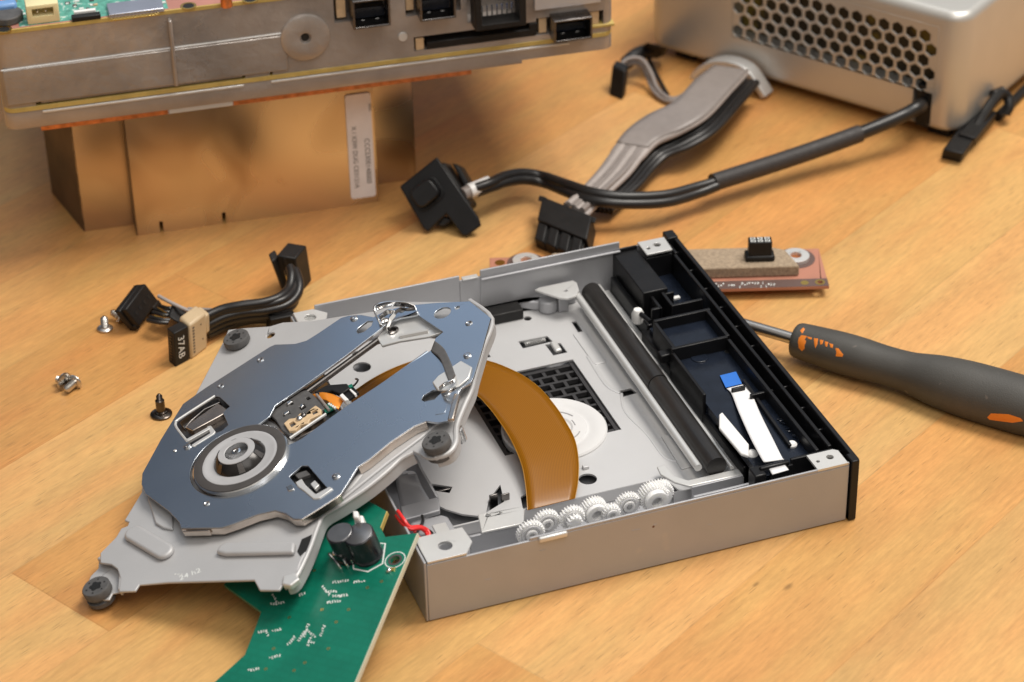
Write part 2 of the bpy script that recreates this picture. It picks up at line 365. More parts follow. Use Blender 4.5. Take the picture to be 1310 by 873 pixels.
def cut(o, cutters):
    """cuts boxes out of a mesh, for good"""
    cos = []
    for c in cutters:
        co = c.build('cutter', 'hole', origin=(0, 0, 0)); cos.append(co)
        bo = o.modifiers.new('cut', 'BOOLEAN'); bo.operation = 'DIFFERENCE'; bo.object = co; bo.solver = 'EXACT'
    bpy.context.view_layer.update()
    dg = bpy.context.evaluated_depsgraph_get(); me = bpy.data.meshes.new_from_object(o.evaluated_get(dg))
    mt = o.data.materials[0]
    o.modifiers.clear(); old = o.data; o.data = me; bpy.data.meshes.remove(old)
    me.materials.clear(); me.materials.append(mt)
    for p in me.polygons: p.material_index = 0
    me.shade_smooth(); me.set_sharp_from_angle(angle=math.radians(35))
    for co in cos: bpy.data.objects.remove(co)
    return o
def circ(cx, cy, r, n=24, ry=None): return [(cx + r * math.cos(2 * PI * k / n), cy + (ry or r) * math.sin(2 * PI * k / n)) for k in range(n)]
def rect(x0, x1, y0, y1): return [(x0, y0), (x1, y0), (x1, y1), (x0, y1)]
def rrect(x0, x1, y0, y1, r, n=5):
    out = []
    for cx, cy, a0 in ((x1 - r, y1 - r, 0), (x0 + r, y1 - r, 90), (x0 + r, y0 + r, 180), (x1 - r, y0 + r, 270)):
        for k in range(n + 1):
            a = math.radians(a0 + 90 * k / n); out.append((cx + r * math.cos(a), cy + r * math.sin(a)))
    return out
def spline(pts, n=6):
    P = [Vector(p) for p in pts]; out = []
    for i in range(len(P) - 1):
        p0, p1, p2, p3 = P[max(i - 1, 0)], P[i], P[i + 1], P[min(i + 2, len(P) - 1)]
        for k in range(n):
            t = k / n; out.append(.5 * ((2 * p1) + (p2 - p0) * t + (2 * p0 - 5 * p1 + 4 * p2 - p3) * t * t + (3 * p1 - p0 - 3 * p2 + p3) * t ** 3))
    out.append(P[-1]); return out
def TP(*pts): return [T(*p) for p in pts]
def text_mesh(txt, size, F, cx, cy, h, ang=0, thick=.05, mirror=False, spacing=1.0):
    cu = bpy.data.curves.new('t', 'FONT'); cu.body = txt; cu.size = size; cu.extrude = thick / 2; cu.align_x = 'CENTER'; cu.align_y = 'CENTER'; cu.space_character = spacing; cu.resolution_u = 3
    o = bpy.data.objects.new('t', cu); COL.objects.link(o); dg = bpy.context.evaluated_depsgraph_get(); dg.update()
    me = bpy.data.meshes.new_from_object(o.evaluated_get(dg)); ca, sa = math.cos(ang), math.sin(ang)
    vs = [F.w((cx + ca * v.co.x - sa * v.co.y, cy + sa * v.co.x + ca * v.co.y, h + v.co.z)) for v in me.vertices]
    fs = [tuple(p.vertices) for p in me.polygons]
    bpy.data.objects.remove(o); bpy.data.curves.remove(cu); bpy.data.meshes.remove(me)
    return MB().add(vs, fs)
def ruled(A, B, name, m, parent, thick=.15, n=None):
    """thin sheet between two edge curves, with real thickness and uv"""
    m_ = len(A); cols = 7; vs = []; uv = []
    for i in range(m_):
        for k in range(cols):
            t = k / (cols - 1); vs.append(A[i].lerp(B[i], t)); uv.append((t, i / m_))
    fs = [(i * cols + k, i * cols + k + 1, (i + 1) * cols + k + 1, (i + 1) * cols + k) for i in range(m_ - 1) for k in range(cols - 1)]
    b = MB().add(vs, fs); o = b.build(name, m, parent, smooth=80)
    ul = o.data.uv_layers.new(name='UVMap')
    for lp in o.data.loops: ul.data[lp.index].uv = uv[lp.vertex_index]
    s = o.modifiers.new('thickness', 'SOLIDIFY'); s.thickness = thick * MM
    return o
# ------------------------------------------------------------------ table
t = MB().box(-900, 1100, -760, 1500, -38, 0)
tb = t.build('table_top', 'wood', origin=(0, 0, 0)); tag(tb, kind='structure')

# ------------------------------------------------------------------ light
def area(name, loc, tgt, size, power, col, sy=None):
    l = bpy.data.lights.new(name, 'AREA'); l.size = size; l.energy = power; l.color = col
    if sy: l.shape = 'RECTANGLE'; l.size_y = sy
    o = bpy.data.objects.new(name, l); COL.objects.link(o); o.location = loc
    o.rotation_euler = (Vector(tgt) - Vector(loc)).to_track_quat('-Z', 'Y').to_euler(); return o
area('ceiling_lamp', (.62, .10, 1.42), (.05, .12, 0), .60, 21.0, (1.0, .94, .865))
area('front_fill', (-.10, -.70, 1.40), (.03, .12, 0), .9, 7.0, (1.0, .955, .91))  # added soft fill from the camera side, not a real lamp
w = bpy.data.worlds.new('World'); sc.world = w; w.use_nodes = True
WN, WL = w.node_tree.nodes, w.node_tree.links; bg = WN['Background']
tc = WN.new('ShaderNodeTexCoord'); sp = WN.new('ShaderNodeSeparateXYZ'); WL.new(tc.outputs['Generated'], sp.inputs[0])
cr = WN.new('ShaderNodeValToRGB'); cr.color_ramp.interpolation = 'EASE'; e = cr.color_ramp.elements
e[0].position = 0.0; e[0].color = (.10, .07, .05, 1); e[1].position = 1.0; e[1].color = (.62, .60, .58, 1)
for p_, c_ in ((.10, (.13, .13, .135)), (.35, (.24, .26, .29)), (.50, (.21, .24, .28)), (.58, (.18, .195, .22)), (.68, (.28, .28, .28)), (.82, (.55, .53, .50))):
    x = e.new(p_); x.color = (*c_, 1)
mr = WN.new('ShaderNodeMapRange'); mr.inputs[1].default_value = 0.0; mr.inputs[2].default_value = 1.0; WL.new(sp.outputs[2], mr.inputs[0])
WL.new(mr.outputs[0], cr.inputs[0])
# the room towards the camera is paler and warmer than the wall behind
cr2 = WN.new('ShaderNodeValToRGB'); cr2.color_ramp.elements[0].position = .2; cr2.color_ramp.elements[0].color = (.26, .23, .20, 1); cr2.color_ramp.elements[1].color = (.70, .66, .60, 1); WL.new(mr.outputs[0], cr2.inputs[0])
mxf = WN.new('ShaderNodeMapRange'); mxf.inputs[1].default_value = .25; mxf.inputs[2].default_value = -.25; WL.new(sp.outputs[1], mxf.inputs[0])
mx = WN.new('ShaderNodeMix'); mx.data_type = 'RGBA'; WL.new(mxf.outputs[0], mx.inputs[0]); WL.new(cr.outputs[0], mx.inputs[6]); WL.new(cr2.outputs[0], mx.inputs[7])
# the wall behind the table: dull on the left, a pale window-lit stretch towards the right
sx_ = WN.new('ShaderNodeMapRange'); sx_.inputs[1].default_value = -.30; sx_.inputs[2].default_value = .30; WL.new(sp.outputs[0], sx_.inputs[0])
cx_r = WN.new('ShaderNodeValToRGB'); cx_r.color_ramp.interpolation = 'EASE'; ee = cx_r.color_ramp.elements
ee[0].position = .08; ee[0].color = (.42, .42, .45, 1); ee[1].position = 1.0; ee[1].color = (1.5, 1.5, 1.5, 1)
x = ee.new(.27); x.color = (.80, .85, .90, 1); x = ee.new(.39); x.color = (2.6, 3.1, 3.7, 1); x = ee.new(.65); x.color = (1.4, 1.45, 1.5, 1)
WL.new(sx_.outputs[0], cx_r.inputs[0])
mul = WN.new('ShaderNodeMix'); mul.data_type = 'RGBA'; mul.blend_type = 'MULTIPLY'; mul.inputs[0].default_value = 1
WL.new(cr.outputs[0], mul.inputs[6]); WL.new(cx_r.outputs[0], mul.inputs[7]); WL.new(mul.outputs[2], mx.inputs[6])
WL.new(mx.outputs[2], bg.inputs[0]); bg.inputs[1].default_value = .9
vs_ = sc.view_settings; vs_.view_transform = 'Standard'; vs_.look = 'None'; vs_.exposure = 0; vs_.gamma = 1

# ------------------------------------------------------------------ opened drive case
W, D, H = 146.0, 154.3, 23.7
case = thing('drive_case', 'open grey metal disc drive case with black plastic rail assembly and white gears', 'disc drive', (W / 2, D / 2, 0))
# floor pan and walls, one folded sheet
b = MB()
b.box(.4, W - 1, .4, D, .4, 1.0)                                     # pan
b.box(.9, W, 0, .8, .4, H - 1.1)                                      # front wall
b.box(35, W, .02, .78, H - 1.1, H - .0)                               # raised run of the front wall rim
b.box(0, .8, .0, D - 9, .4, H)                                        # side wall
b.box(0, .8, D - 9, D, .4, H - 1.2)
b.box(9, 64, D - .8, D, .4, H + 1.6)                                  # rear wall, raised runs
b.box(72, 127, D - .8, D + .0, .4, H + 2.2)
b.box(64, 72, D - .8, D, .4, H - .4)
b.box(.8, 9, D - .8, D, .4, H - .4)
b.box(127, W, D - .8, D, .4, H - .8)
b.build('pan', 'zinc', case, bevel=.25)
b = MB().box(65, 71, D - 1.6, D + .6, H - .3, H + .3); b.build('rim_clip', 'tab', case, bevel=.1)
b = MB().box(72, 127, D - 2.0, D - .9, H - 1.8, H - .9); b.build('rear_flange', 'zinc', case, bevel=.4)

def tabplate(name, pts, holes, z0=H - .7, z1=H + .1, m='tab'):
    return MB().plate(pts, holes, z0, z1).build(name, m, case, bevel=.15)
def pxy(pts, z): return [T(x, y, z).to_2d()[:] for x, y in pts]
def screwhole(F, x, y, h, r, m='darkmetal'):
    return
# corner tabs with screw holes
q = pxy([(533, 700), (586, 690.5), (589, 704)], H); cpt = pxy([(565, 706)], H)[0]
tabplate('corner_tab', [(1.2, 13), (17, 13.0), (17.6, 5), (14, -.0), (1.2, 0)], [circ(9.0, 6.0, 2.3)])
MB().lathe([(2.6, H - 5), (2.9, H - .8), (2.1, H - .9), (1.7, H - 4.5)], WORLD, 24, 9.0, 6.0).build('screw_boss', 'zinc', case)
tabplate('corner_tab', [(134.6, 8.6), (144, 8.6), (145.4, 7.4), (145.4, 0), (134.6, 0)], [circ(141.3, 5.0, 1.25), circ(136.6, 4.2, .65)])
tabplate('corner_tab', [(134.4, D), (145.2, D), (144.6, D - 9.5), (134.4, D - 9.5)], [circ(140.6, D - 4.3, 1.35), circ(136.6, D - 5.6, .75)])
tabplate('corner_tab', [(1.0, D - .2), (8.6, D - .2), (12.6, D - 4.5), (11.5, D - 7.5), (7.5, D - 12.5), (1.0, D - 12.5)], [circ(6.0, D - 5.3, 2.1)])
MB().lathe([(2.6, H - 5), (2.7, H - .8), (2.0, H - .9), (1.3, H - 3)], WORLD, 24, 6.0, D - 5.3).build('screw_boss', 'tab', case)
for cx_, cy_, r_ in ((141.3, 5.0, 1.25), (140.6, D - 4.3, 1.35)):
    MB().lathe([(r_ + .25, H - 4), (r_ + .3, H - .75), (r_ - .25, H - .8), (r_ - .35, H - 3)], WORLD, 20, cx_, cy_).build('screw_boss', 'chrome', case)
# latch lip on the front rim
P0 = T(707, 684, H - 1)
MB().box(P0.x - 5, P0.x + 4.6, -1.1, .2, H - 2.2, H - .2).build('rim_clip', 'tab', case, bevel=.5)

# inner floor plate
PZ = 6.0
def cp(x, y, r, ry=None, z=PZ): p = T(x, y, z); return circ(p.x, p.y, r, 24, ry)
def qp(pts, z=PZ): return [T(x, y, z).to_2d()[:] for x, y in pts]
outline = [(4, 152.8), (122.2, 152.8), (122.2, 27.5), (98, 27.5), (96, 36.5), (41, 36.5)] + [(41 - 24 * math.sin(a), 62 - 25.5 * math.cos(a)) for a in [math.radians(v) for v in (12, 24, 38, 52, 66, 80)]] + [(16.5, 70), (4, 70)]
holes = [cp(463, 470, 3.3), cp(457, 453, 1.9), cp(675, 407.6, 1.5), cp(631, 426, .8),
         qp([(663, 437), (700, 430), (707, 437), (669, 446)]), qp([(697, 441), (717, 439), (726, 451), (708, 455)]),
         qp([(731, 412), (737, 411), (746, 425), (740, 426)]), qp([(622, 448), (628, 457), (618, 458)]),
         cp(752, 613, 3.1), cp(822, 566, .01), rect(50.5, 93.2, 67.5, 114.4),
         qp([(789, 501), (807, 497), (815, 503), (797, 508)]),
         qp([(552, 619), (579, 623), (575, 631), (556, 628)]), qp([(625, 640), (640, 620), (645, 642), (622, 656)]),
         cp(582, 549, 2.2), cp(868, 580, 1.1), qp([(666, 636), (673, 632), (675, 648), (669, 652)])]
holes.pop(9)
b = MB().plate(outline, holes, PZ - .7, PZ)
b.box(17, 96, 36.4, 37.1, 1.2, PZ - .2); b.box(96, 122, 27.4, 28.1, 1.2, PZ - .2)
fl = b.build('floor_plate', 'plate', case, bevel=.2)
# pressed creases and raised pads on the floor plate
b = MB()
def rib(pts, r, h=PZ, m=None, flat=.35):
    b.tube(spline([T(x, y, h) for x, y in pts], 5), r, 8, flat)
rib([(752, 456), (775, 492), (793, 503)], .8)
rib([(795, 503), (800, 527), (828, 556), (850, 585), (868, 590)], .6)
b.prism(rrect(99, 104, 108, 130, 1), PZ - .1, PZ + .35)
b.prism(qp([(846, 560), (856, 558), (886, 598), (872, 602)]), PZ - .1, PZ + .5)
b.build('floor_crease', 'plate', case, bevel=.3)
MB().box(119.5, 121.8, 30, 151, PZ + .02, PZ + 1.8).build('floor_lip', 'tab', case, bevel=.3)
# standing clips in the two openings on the left
for pts in ([(626, 642), (630, 625), (640, 621)], [(641, 641), (645, 631)]):
    P = T(*pts[0], PZ); Q = T(*pts[-1], PZ + 3)
    MB().box(P.x, P.x + 3, P.y - .4, P.y + .4, 1.5, PZ + 2.6).build('clip', 'darkmetal', case, bevel=.3)
P = T(566, 625, PZ); MB().box(P.x - 2.5, P.x + 2.8, P.y - .5, P.y + .5, PZ - 3.5, PZ - .5).build('clip', 'darkmetal', case, bevel=.2)
P = T(711, 445, PZ); MB().box(P.x - 1.2, P.x + 1.4, P.y - 3.0, P.y + 3.4, PZ - .8, PZ + .9).build('clip', 'tab', case, bevel=.6)
# little coil spring in its slot
P = T(671, 441, PZ - 1.2); Q = T(698, 435, PZ - 1.2); n_ = 150; path = []
for i in range(n_ + 1):
    t_ = i / n_; a = t_ * 2 * PI * 12; c = P.lerp(Q, t_); path.append(c + Vector((0, math.cos(a), math.sin(a))) * .75)
MB().tube(path, .17, 5).build('spring', 'tab', case)
P = T(681, 386, 12)
# dark felt strip under the ledge, grey ledge
MB().box(72, 86, 146, 152.6, PZ + .02, PZ + 4.2).build('damper_strip', 'blacksoft', case, bevel=.5)
MB().prism([(48, 153.4), (86, 153.4), (92, 149.5), (108, 149.0), (108, 153.4)], PZ + .02, PZ + 4.0).build('rear_ledge', 'zinc', case, bevel=.8)
# rounded bracket that carries the rods
z_ = 15.0
o = MB().plate(qp([(684, 371), (690, 368), (733, 359), (738, 362), (741, 372), (736, 379), (727, 382), (716, 381)], z_), [cp(724, 372, .75, z=z_)], z_ - .8, z_).build('rod_bracket', 'tab', case, bevel=.3)
P = T(722, 374, z_); MB().box(P.x - 2, P.x + 2, P.y + .5, P.y + 4, PZ, z_ - .9).build('bracket_post', 'zinc', case, bevel=.4)
MB().cyl(3.6, PZ + .03, z_ - 4, WORLD, P.x - 5, P.y + 4).build('bracket_post', 'zinc', case, bevel=.8)

# hub, grille below
hx, hy = T(709, 549, PZ + .5).to_2d()
g = MB()
g.box(50.7, 93.0, 67.7, 114.2, 1.5, 2.2)
g.build('grille_base', 'hole', case)
g = MB(); gz0, gz1 = 2.6, 4.4
g.box(50.7, 52.4, 67.7, 114.2, gz0, gz1 + .6); g.box(91.6, 93.0, 67.7, 114.2, gz0, gz1 + .6); g.box(50.7, 93, 112.6, 114.2, gz0, gz1 + .2); g.box(50.7, 93, 67.7, 70.5, gz0, gz1 + .4)
rows = 10
for r in range(1, rows):
    y = 69.3 + r * 4.45; g.box(52.4, 91.6, y - .55, y + .55, gz0, gz1)
for r in range(rows):
    y0 = 69.3 + r * 4.45 + .5; k = -1
    x = 52.4 + (2.6 if r % 2 else 0)
    while x < 91:
        if x > 53: g.box(x - .6, x + .6, y0, y0 + 3.45, gz0, gz1 - .02)
        x += 5.2
g.build('grille', 'grid', case)
g = MB()
for (x, y) in ((796, 541), (790, 548), (779, 560)):
    P = T(x, y, PZ - 1); g.box(P.x - 1.4, P.x + 1.2, P.y - 1.2, P.y + 1.2, 2, PZ - .9)
g.build('grille_foot', 'grid', case, bevel=.2)
F = Frame((hx, hy, PZ), (1, 0, 0), (0, 1, 0))
hb = MB().lathe([(18.2, -1.8), (18.4, .5), (17.9, 1.1), (13.5, 1.25), (12.6, .75), (11.7, .75), (11.2, 1.2), (6.5, 1.3), (5.8, .8), (.05, .8)], F, 64).build('clamp_disc', 'disc', case)
g = MB()
for a0, a1, r in ((25, 62, 9.2), (-12, 12, 7.3), (100, 140, 9.2), (-70, -38, 9.2)):
    pts = [(r * math.cos(math.radians(a)), r * math.sin(math.radians(a))) for a in range(a0, a1 + 1, 4)]
    g.tube([F.w((x, y, 1.28)) for x, y in pts], .28, 6)
g.build('disc_relief', 'ringlight', case)
# ring-edge foot of the disc
P = T(751, 599, PZ); MB().box(P.x - 1.6, P.x + .6, P.y - .8, P.y + .8, PZ, PZ + 1.2).build('clip', 'plate', case, bevel=.2)

# guide rods and roller, running front to back
RZ = 13.0
a1, a2 = T(742, 381, RZ), T(893, 603, RZ)
MB().tube([(106.3, 144, RZ), (105.0, 28.5, RZ)], 1.35, 16).build('guide_rod', 'tab', case)
MB().tube([(112.2, 146, RZ - .5), (112.25, 145.2, RZ - .5), (112.0, 80, RZ - .5)], [3.2, 3.75, 3.75], 24).build('roller', 'rubberdark', case)
MB().tube([(112.0, 80, RZ - .5), (111.9, 79.4, RZ - .5), (111.2, 27.5, RZ - .5)], [3.2, 3.65, 3.65], 24).build('roller', 'rubberdark', case)
MB().tube([(117.3, 150, RZ - 2), (116.6, 27.0, RZ - 2)], .75, 12).build('guide_rod', 'tab', case)
MB().box(118.6, 119.8, 24, 152, 4, 8.3).build('channel_edge', 'tab', case, bevel=.2)
MB().box(119.9, 146, 1.2, 152.8, 2.0, 4.2).build('channel_floor', 'plate', case, bevel=.2)
# front bracket holding the rods
b = MB().plate([(97.5, 31.0), (101, 27.0), (119.0, 27.0), (119.0, 23.6), (100, 24.0), (96.2, 27.8), (93.5, 33.5), (94.0, 38), (97, 38)], [], 9.2, 10.0)
b.build('rod_bracket', 'tab', case, bevel=.3)
MB().box(100.5, 119, 23.0, 23.8, 2, 9.9).build('bracket_wall', 'zinc', case, bevel=.2)
MB().box(97, 119.5, 13.5, 14.5, 2, 13.5).build('bracket_wall', 'zinc', case, bevel=.2)
# left bracket beside the gears
z_ = 13.5
MB().plate(qp([(611, 658), (668, 648), (671, 652), (670, 667), (664, 671), (616, 681)], z_), [cp(624, 659.5, .9, z=z_), cp(640, 656, .5, z=z_)], z_ - .9, z_).build('gear_bracket', 'tab', case, bevel=.4)
P, Q = T(600, 686, 12), T(670, 668, 12)
MB().box(P.x, Q.x + 4, P.y - 1.2, P.y - .4, 2, 12.4).build('bracket_wall', 'zinc', case, bevel=.2)
MB().box(41, 96, 37.2, 38, 1.0, 3).build('bracket_wall', 'zinc', case)

# gears
def gear(cx, cy, z0, z1, r, n, hub=2.2, tooth=.8):
    pts = []
    for k in range(n):
        for da, rr in ((-.25, r - tooth), (-.10, r), (.10, r), (.25, r - tooth)):
            a = 2 * PI * (k + da) / n; pts.append((cx + rr * math.cos(a), cy + rr * math.sin(a)))
    g = MB().prism(pts, z0, z1); return g
def gear_thing(px, py, yf, r, n, th=2.2, hubr=2.0, hubh=.8, pin=True, pinion=None):
    """gear standing on edge: its axle runs front to back"""
    P = on_plane(px, py + 2.5, Vector((0, yf, 0)), Vector((0, 1, 0))); GFr = Frame((P.x, yf, P.z), (1, 0, 0), (0, 0, 1))   # frame z points to -y
    g = MB(); pts = []
    r *= .94
    for k in range(n):
        for da, rr in ((-.27, r - .75), (-.12, r), (.12, r), (.27, r - .75)):
            a = 2 * PI * (k + da) / n; pts.append((rr * math.cos(a), rr * math.sin(a)))
    g.prism(pts, -th, 0, GFr)
    g.lathe([(r - 1.2, -.1), (r - 1.3, .3), (r - 1.9, .3), (r - 2.1, -.1)], GFr, 32)
    g.lathe([(hubr, -.1), (hubr, hubh), (hubr * .5, hubh), (hubr * .5, -.1)], GFr, 24)
    if pinion: 
        q = []
        for k in range(12):
            for da, rr in ((-.27, pinion - .6), (-.12, pinion), (.12, pinion), (.27, pinion - .6)):
                a = 2 * PI * (k + da) / 12; q.append((rr * math.cos(a), rr * math.sin(a)))
        g.prism(q, -.05, 2.4, GFr)
    g.build('gear', 'gearwhite', case, smooth=30)
    if pin: MB().lathe([(.75, -2), (.75, .95), (.05, .95)], GFr, 16).build('gear_pin', 'ringlight', case)
    MB().lathe([(1.2, -th - 2.5), (1.2, -th + .02)], GFr, 16).build('gear_axle', 'ringlight', case)
gear_thing(680, 682, 11, 5.0, 26, pin=False)
gear_thing(700, 668, 14, 4.9, 26)
gear_thing(733, 662, 12, 4.6, 24, pinion=2.6, pin=False)
gear_thing(762, 654, 14, 4.9, 28, th=3.4, hubr=3.6, hubh=1.6, pin=False)
gear_thing(783, 656, 11, 3.4, 18, pin=False)
gear_thing(804.5, 645, 14, 4.7, 26)
gear_thing(838, 636, 13, 5.2, 30, th=4.0, hubr=3.9, hubh=2.2, pin=False)
gear_thing(846, 631, 17, 4.9, 28, th=3.0, hubr=3.0, hubh=2.0, pin=False)

# motor housing in the left corner, with its wires
z_ = 19.0
MB().prism(qp([(523, 668), (565, 657), (573, 660), (596, 696), (545, 704)], z_), 3, z_).build('motor_housing', 'zinc', case, bevel=1.2, seg=3)
MB().prism(qp([(552, 673), (570, 669), (580, 688), (562, 692)], z_), z_ - .2, z_ + .4).build('housing_pad', 'tab', case, bevel=.3)
MB().tube(spline(TP((509, 654, 24), (516, 664, 25), (524, 674, 23.5), (536, 674, 22.5), (546, 678, 21), (549, 686, 20), (541, 690, 19.6), (533, 686, 19.8), (531, 680, 20.2)), 8), .62, 10).build('motor_wire', 'red', case)
MB().tube(spline(TP((507, 660, 22), (515, 670, 23.5), (526, 677, 23), (537, 676, 22.5), (545, 681, 20.5), (548, 688, 20)), 8), .62, 10).build('motor_wire', 'red', case)
MB().tube(spline(TP((540, 660, 19.4), (541, 668, 19.8), (536, 676, 20.2), (533, 684, 20), (540, 693, 20), (552, 692, 20), (553, 683, 20), (547, 678, 20.2)), 8), .5, 10).build('motor_wire', 'wireblack', case)
# scooped channel behind the housing
s1 = MB().prism(qp([(512, 648), (558, 636), (562, 639), (563, 653), (517, 665)], 18), 16.2, 18).build('channel_front', 'zinc', case, bevel=.4)
A = spline(TP((504, 592, 22), (508, 610, 19), (511, 630, 17), (514, 648, 15)), 6); B_ = spline(TP((532, 592, 22), (540, 606, 18), (550, 624, 17), (557, 637, 15)), 6)
ruled([p + Vector((0, 0, -5)) for p in A], [p + Vector((0, 0, -5)) for p in B_], 'channel_trough', 'zinc', case, .8)
MB().strip([p + Vector((0, 0, -6)) for p in spline(TP((519, 583, 27), (531, 585, 27), (540, 603, 23), (551, 622, 20), (560, 638, 17)), 6)], (0, 0, 1), 6.5, .9).build('channel_wall', 'zinc', case, bevel=.2)

# ---- black plastic rail assembly on the right of the case
rail = lambda n_, bb, bev=.35, m='black': bb.build(n_, m, case, bevel=bev)
b = MB()
b.box(124.2, 134.0, 123.6, 153.4, 5, 21.6)                        # tall block
b.box(124.2, 134.2, 153.4, 154.2, 5, 23.0)
rail('rail_block', b, .5)
b = MB(); b.box(121.9, 124.1, 114, 150, 4.3, 14); b.box(119.6, 123, 24.6, 114, 4.3, 12); rail('rail_foot', b, .4)
b = MB()
b.box(120.6, 141.9, 12.6, 86.7, 4.3, 16.0); b.box(121.9, 141.1, 86.8, 105.5, 4.3, 17.0); b.box(122, 142, 105.6, 112, 4.3, 14); b.box(134.2, 144.6, 112, 153, 4.3, 13.0); b.box(141.9, 144.7, 1.2, 112, 4.3, 12.0); rail('rail_floor', b, .1, 'blackgloss')
for w_ in ((134.2, 144.8, 145.0, 146.2, 8, 21.8),
           (131.0, 132.3, 113.4, 123.5, 8, 20.5),
           (131.0, 143.2, 112.9, 114.2, 8, 20.8),
           (132.4, 136, 122.5, 123.5, 8, 20),
           (124.2, 128, 115, 116.2, 8, 19.5),
           (127, 128.2, 115, 123.6, 8, 19.5),
           (121.0, 143.0, 105.4, 106.8, 8, 21.0),
           (119.6, 141.2, 86.0, 87.4, 8, 21.4),
           (120.6, 122.0, 87.4, 105.4, 8, 20.6),
           (141.0, 142.5, 87.4, 105.4, 8, 21.0),
           (119.4, 120.6, 58.0, 86.0, 6, 20.0),
           (120.6, 121.6, 12, 50, 6, 13.5),
           (140.6, 142.0, 14.0, 86.0, 8, 20.6),
           (135.0, 143.7, 53.0, 54.2, 8, 19.0),
           (130.5, 146.0, 11.4, 12.6, 5, 21.2),
           (123.0, 131.0, 10.6, 11.8, 5, 19.6),
           (131.0, 136.0, 59.5, 60.6, 8, 18.4)):
    rail('rail_wall', MB().box(*w_), .25)
W0, W1 = T(951, 485, 17.5), T(1011, 569, 17.5)
rail('rail_wall', MB().strip([W0 - Vector((0, 0, 6)), W1 - Vector((0, 0, 6))], (0, 0, 1), 6, 1.2), .25)

rail('rail_clip', MB().box(116.6, 122.4, 88.6, 92.4, 14, 17.6), .5)
b = MB()                                                           # rails and ladder along the bezel
b.box(144.6, 146.0, 13, 144, 6, 22.0); b.box(145.2, 146.4, 144, 154, 6, 22.6)
rail('inner_rail', b, .3)
b = MB(); b.box(147.9, 149.6, .2, 156.6, 1.0, 24.2); b.box(145.5, 149.6, 151.0, 156.6, 1.0, 24.8); b.box(146.5, 149.2, -.9, 3.8, .4, 24.5)
b.box(146.5, 149.1, -.8, 156, .4, 4)
for k in range(11): y = 10 + k * 13.6; b.box(145.9, 148.0, y - .5, y + .5, 8, 21.4)
rail('bezel', b, .3)
b = MB()
for y in (113, 89, 64.5, 39.5):
    b.lathe([(1.9, 0), (2.3, .4), (2.3, 3.4), (1.7, 3.9), (.5, 3.9)], Frame((149.6, y, 15.5), (0, 1, 0), (0, 0, 1)), 16)
    b.box(149.6, 152, y + 1.6, y + 4.2, 13.5, 18)
b.build('bezel_peg', 'black', case)
# details in the wells
MB().cyl(3.1, 15.9, 16.4, WORLD, *T(895, 457, 16.4).to_2d()).build('round_pad', 'blackgloss', case, bevel=.2)
MB().cyl(1.2, 15.6, 16.06, WORLD, *T(931, 450, 16).to_2d()).build('peg_hole', 'hole', case)
P = T(863, 381, 15); MB().box(P.x - 1.3, P.x + 2.0, P.y - .8, P.y + .8, 14.3, 15.2).build('white_chip', 'white', case, bevel=.1)
P = T(815, 399, 17)
MB().lathe([(1.4, -3.4), (2.2, -2.6), (2.4, .5), (1.5, 2.4)], Frame((P.x + .3, P.y, 15.5), (1, 0, 0), (0, 1, 0)), 12).build('roller_cap', 'white', case)
MB().tube([T(820, 402, 17), T(832, 412, 17)], .9, 10).build('cap_shaft', 'black', case)
# white lever by the cable
b = MB(); pts = [(119.8, 51.5), (121.2, 51.5), (123.6, 34), (122.0, 33.5)]
b.prism(qp([(920, 530), (924, 527), (958, 568), (958, 583), (948, 580), (920, 547)], 18.5), 17.2, 18.5); b.build('white_lever', 'white', case, bevel=.4)
P = T(962, 584, 15); MB().sphere(P, 2.4).build('lever_end', 'white', case)
P = T(1013, 573, 15); MB().lathe([(1.2, -3), (1.8, -2.4), (1.8, 1.6), (1.2, 2.2)], Frame(P, (1, 0, 0), (0, 1, 0)), 14).build('lever_end', 'white', case)
b = MB()
random.seed(3)
for i in range(26):
    t_ = i / 25; P = T(1003 + t_ * 30, 538 + t_ * 32, 16.2); b.tube([P + Vector((random.uniform(-2.2, 2.2), random.uniform(-1.5, 1.5), random.uniform(0, .6))) for _ in range(3)], .25, 5)
b.build('grease_smear', 'blackgloss', case)
# white ribbon with its blue end
A = spline(TP((929.5, 497, 16.5), (936, 504, 17.0), (945, 527, 18.2), (960, 560, 19.5), (975, 588, 21), (979, 592.5, 20)), 6)
B_ = spline(TP((950, 492, 16.5), (961, 503, 17.0), (973, 530, 18.2), (988, 560, 19.5), (1000.5, 585, 21), (1003.5, 588.5, 20)), 6)
rb = ruled(A, B_, 'ribbon_cable', 'paper', case, .25)
MB().para(T(921, 481, 16.15), T(941.5, 476, 16.15), T(928.5, 496.5, 16.5), T(921, 480.5, 16.55)).build('blue_tab', 'bluetag', case)
A = TP((984, 600, 20.5), (988, 607, 20.8)); B_ = TP((1004, 595, 20.5), (1009, 601, 20.8))
ruled(A, B_, 'ribbon_cable', 'paper', case, .25)
b = MB(); P, Q = T(972, 594, 22.5), T(1011, 587, 22.5); b.box(P.x, Q.x, P.y - .9, P.y + .9, 19.8, 21.3); b.box(P.x - 3, P.x + 1.2, P.y - 3.2, P.y + 2.2, 14, 20.4); rail('cable_clamp', b, .5)
g = MB()
random.seed(21)
for px_, py_, L_ in ((808, 679, 3.0), (836, 672, 1.2), (690, 705, 2.0), (905, 672, 1.4), (620, 742, 2.4), (1010, 640, 1.0)):
    P = on_plane(px_, py_, Vector((0, 0, 0)), Vector((0, 1, 0))); g.tube([P + Vector((0, -.01, 0)), P + Vector((L_, -.01, random.uniform(-.3, .3)))], .07, 5)
g.build('scuff', 'zinc', case)
P = on_plane(836, 674, Vector((0, 0, 0)), Vector((0, 1, 0)))
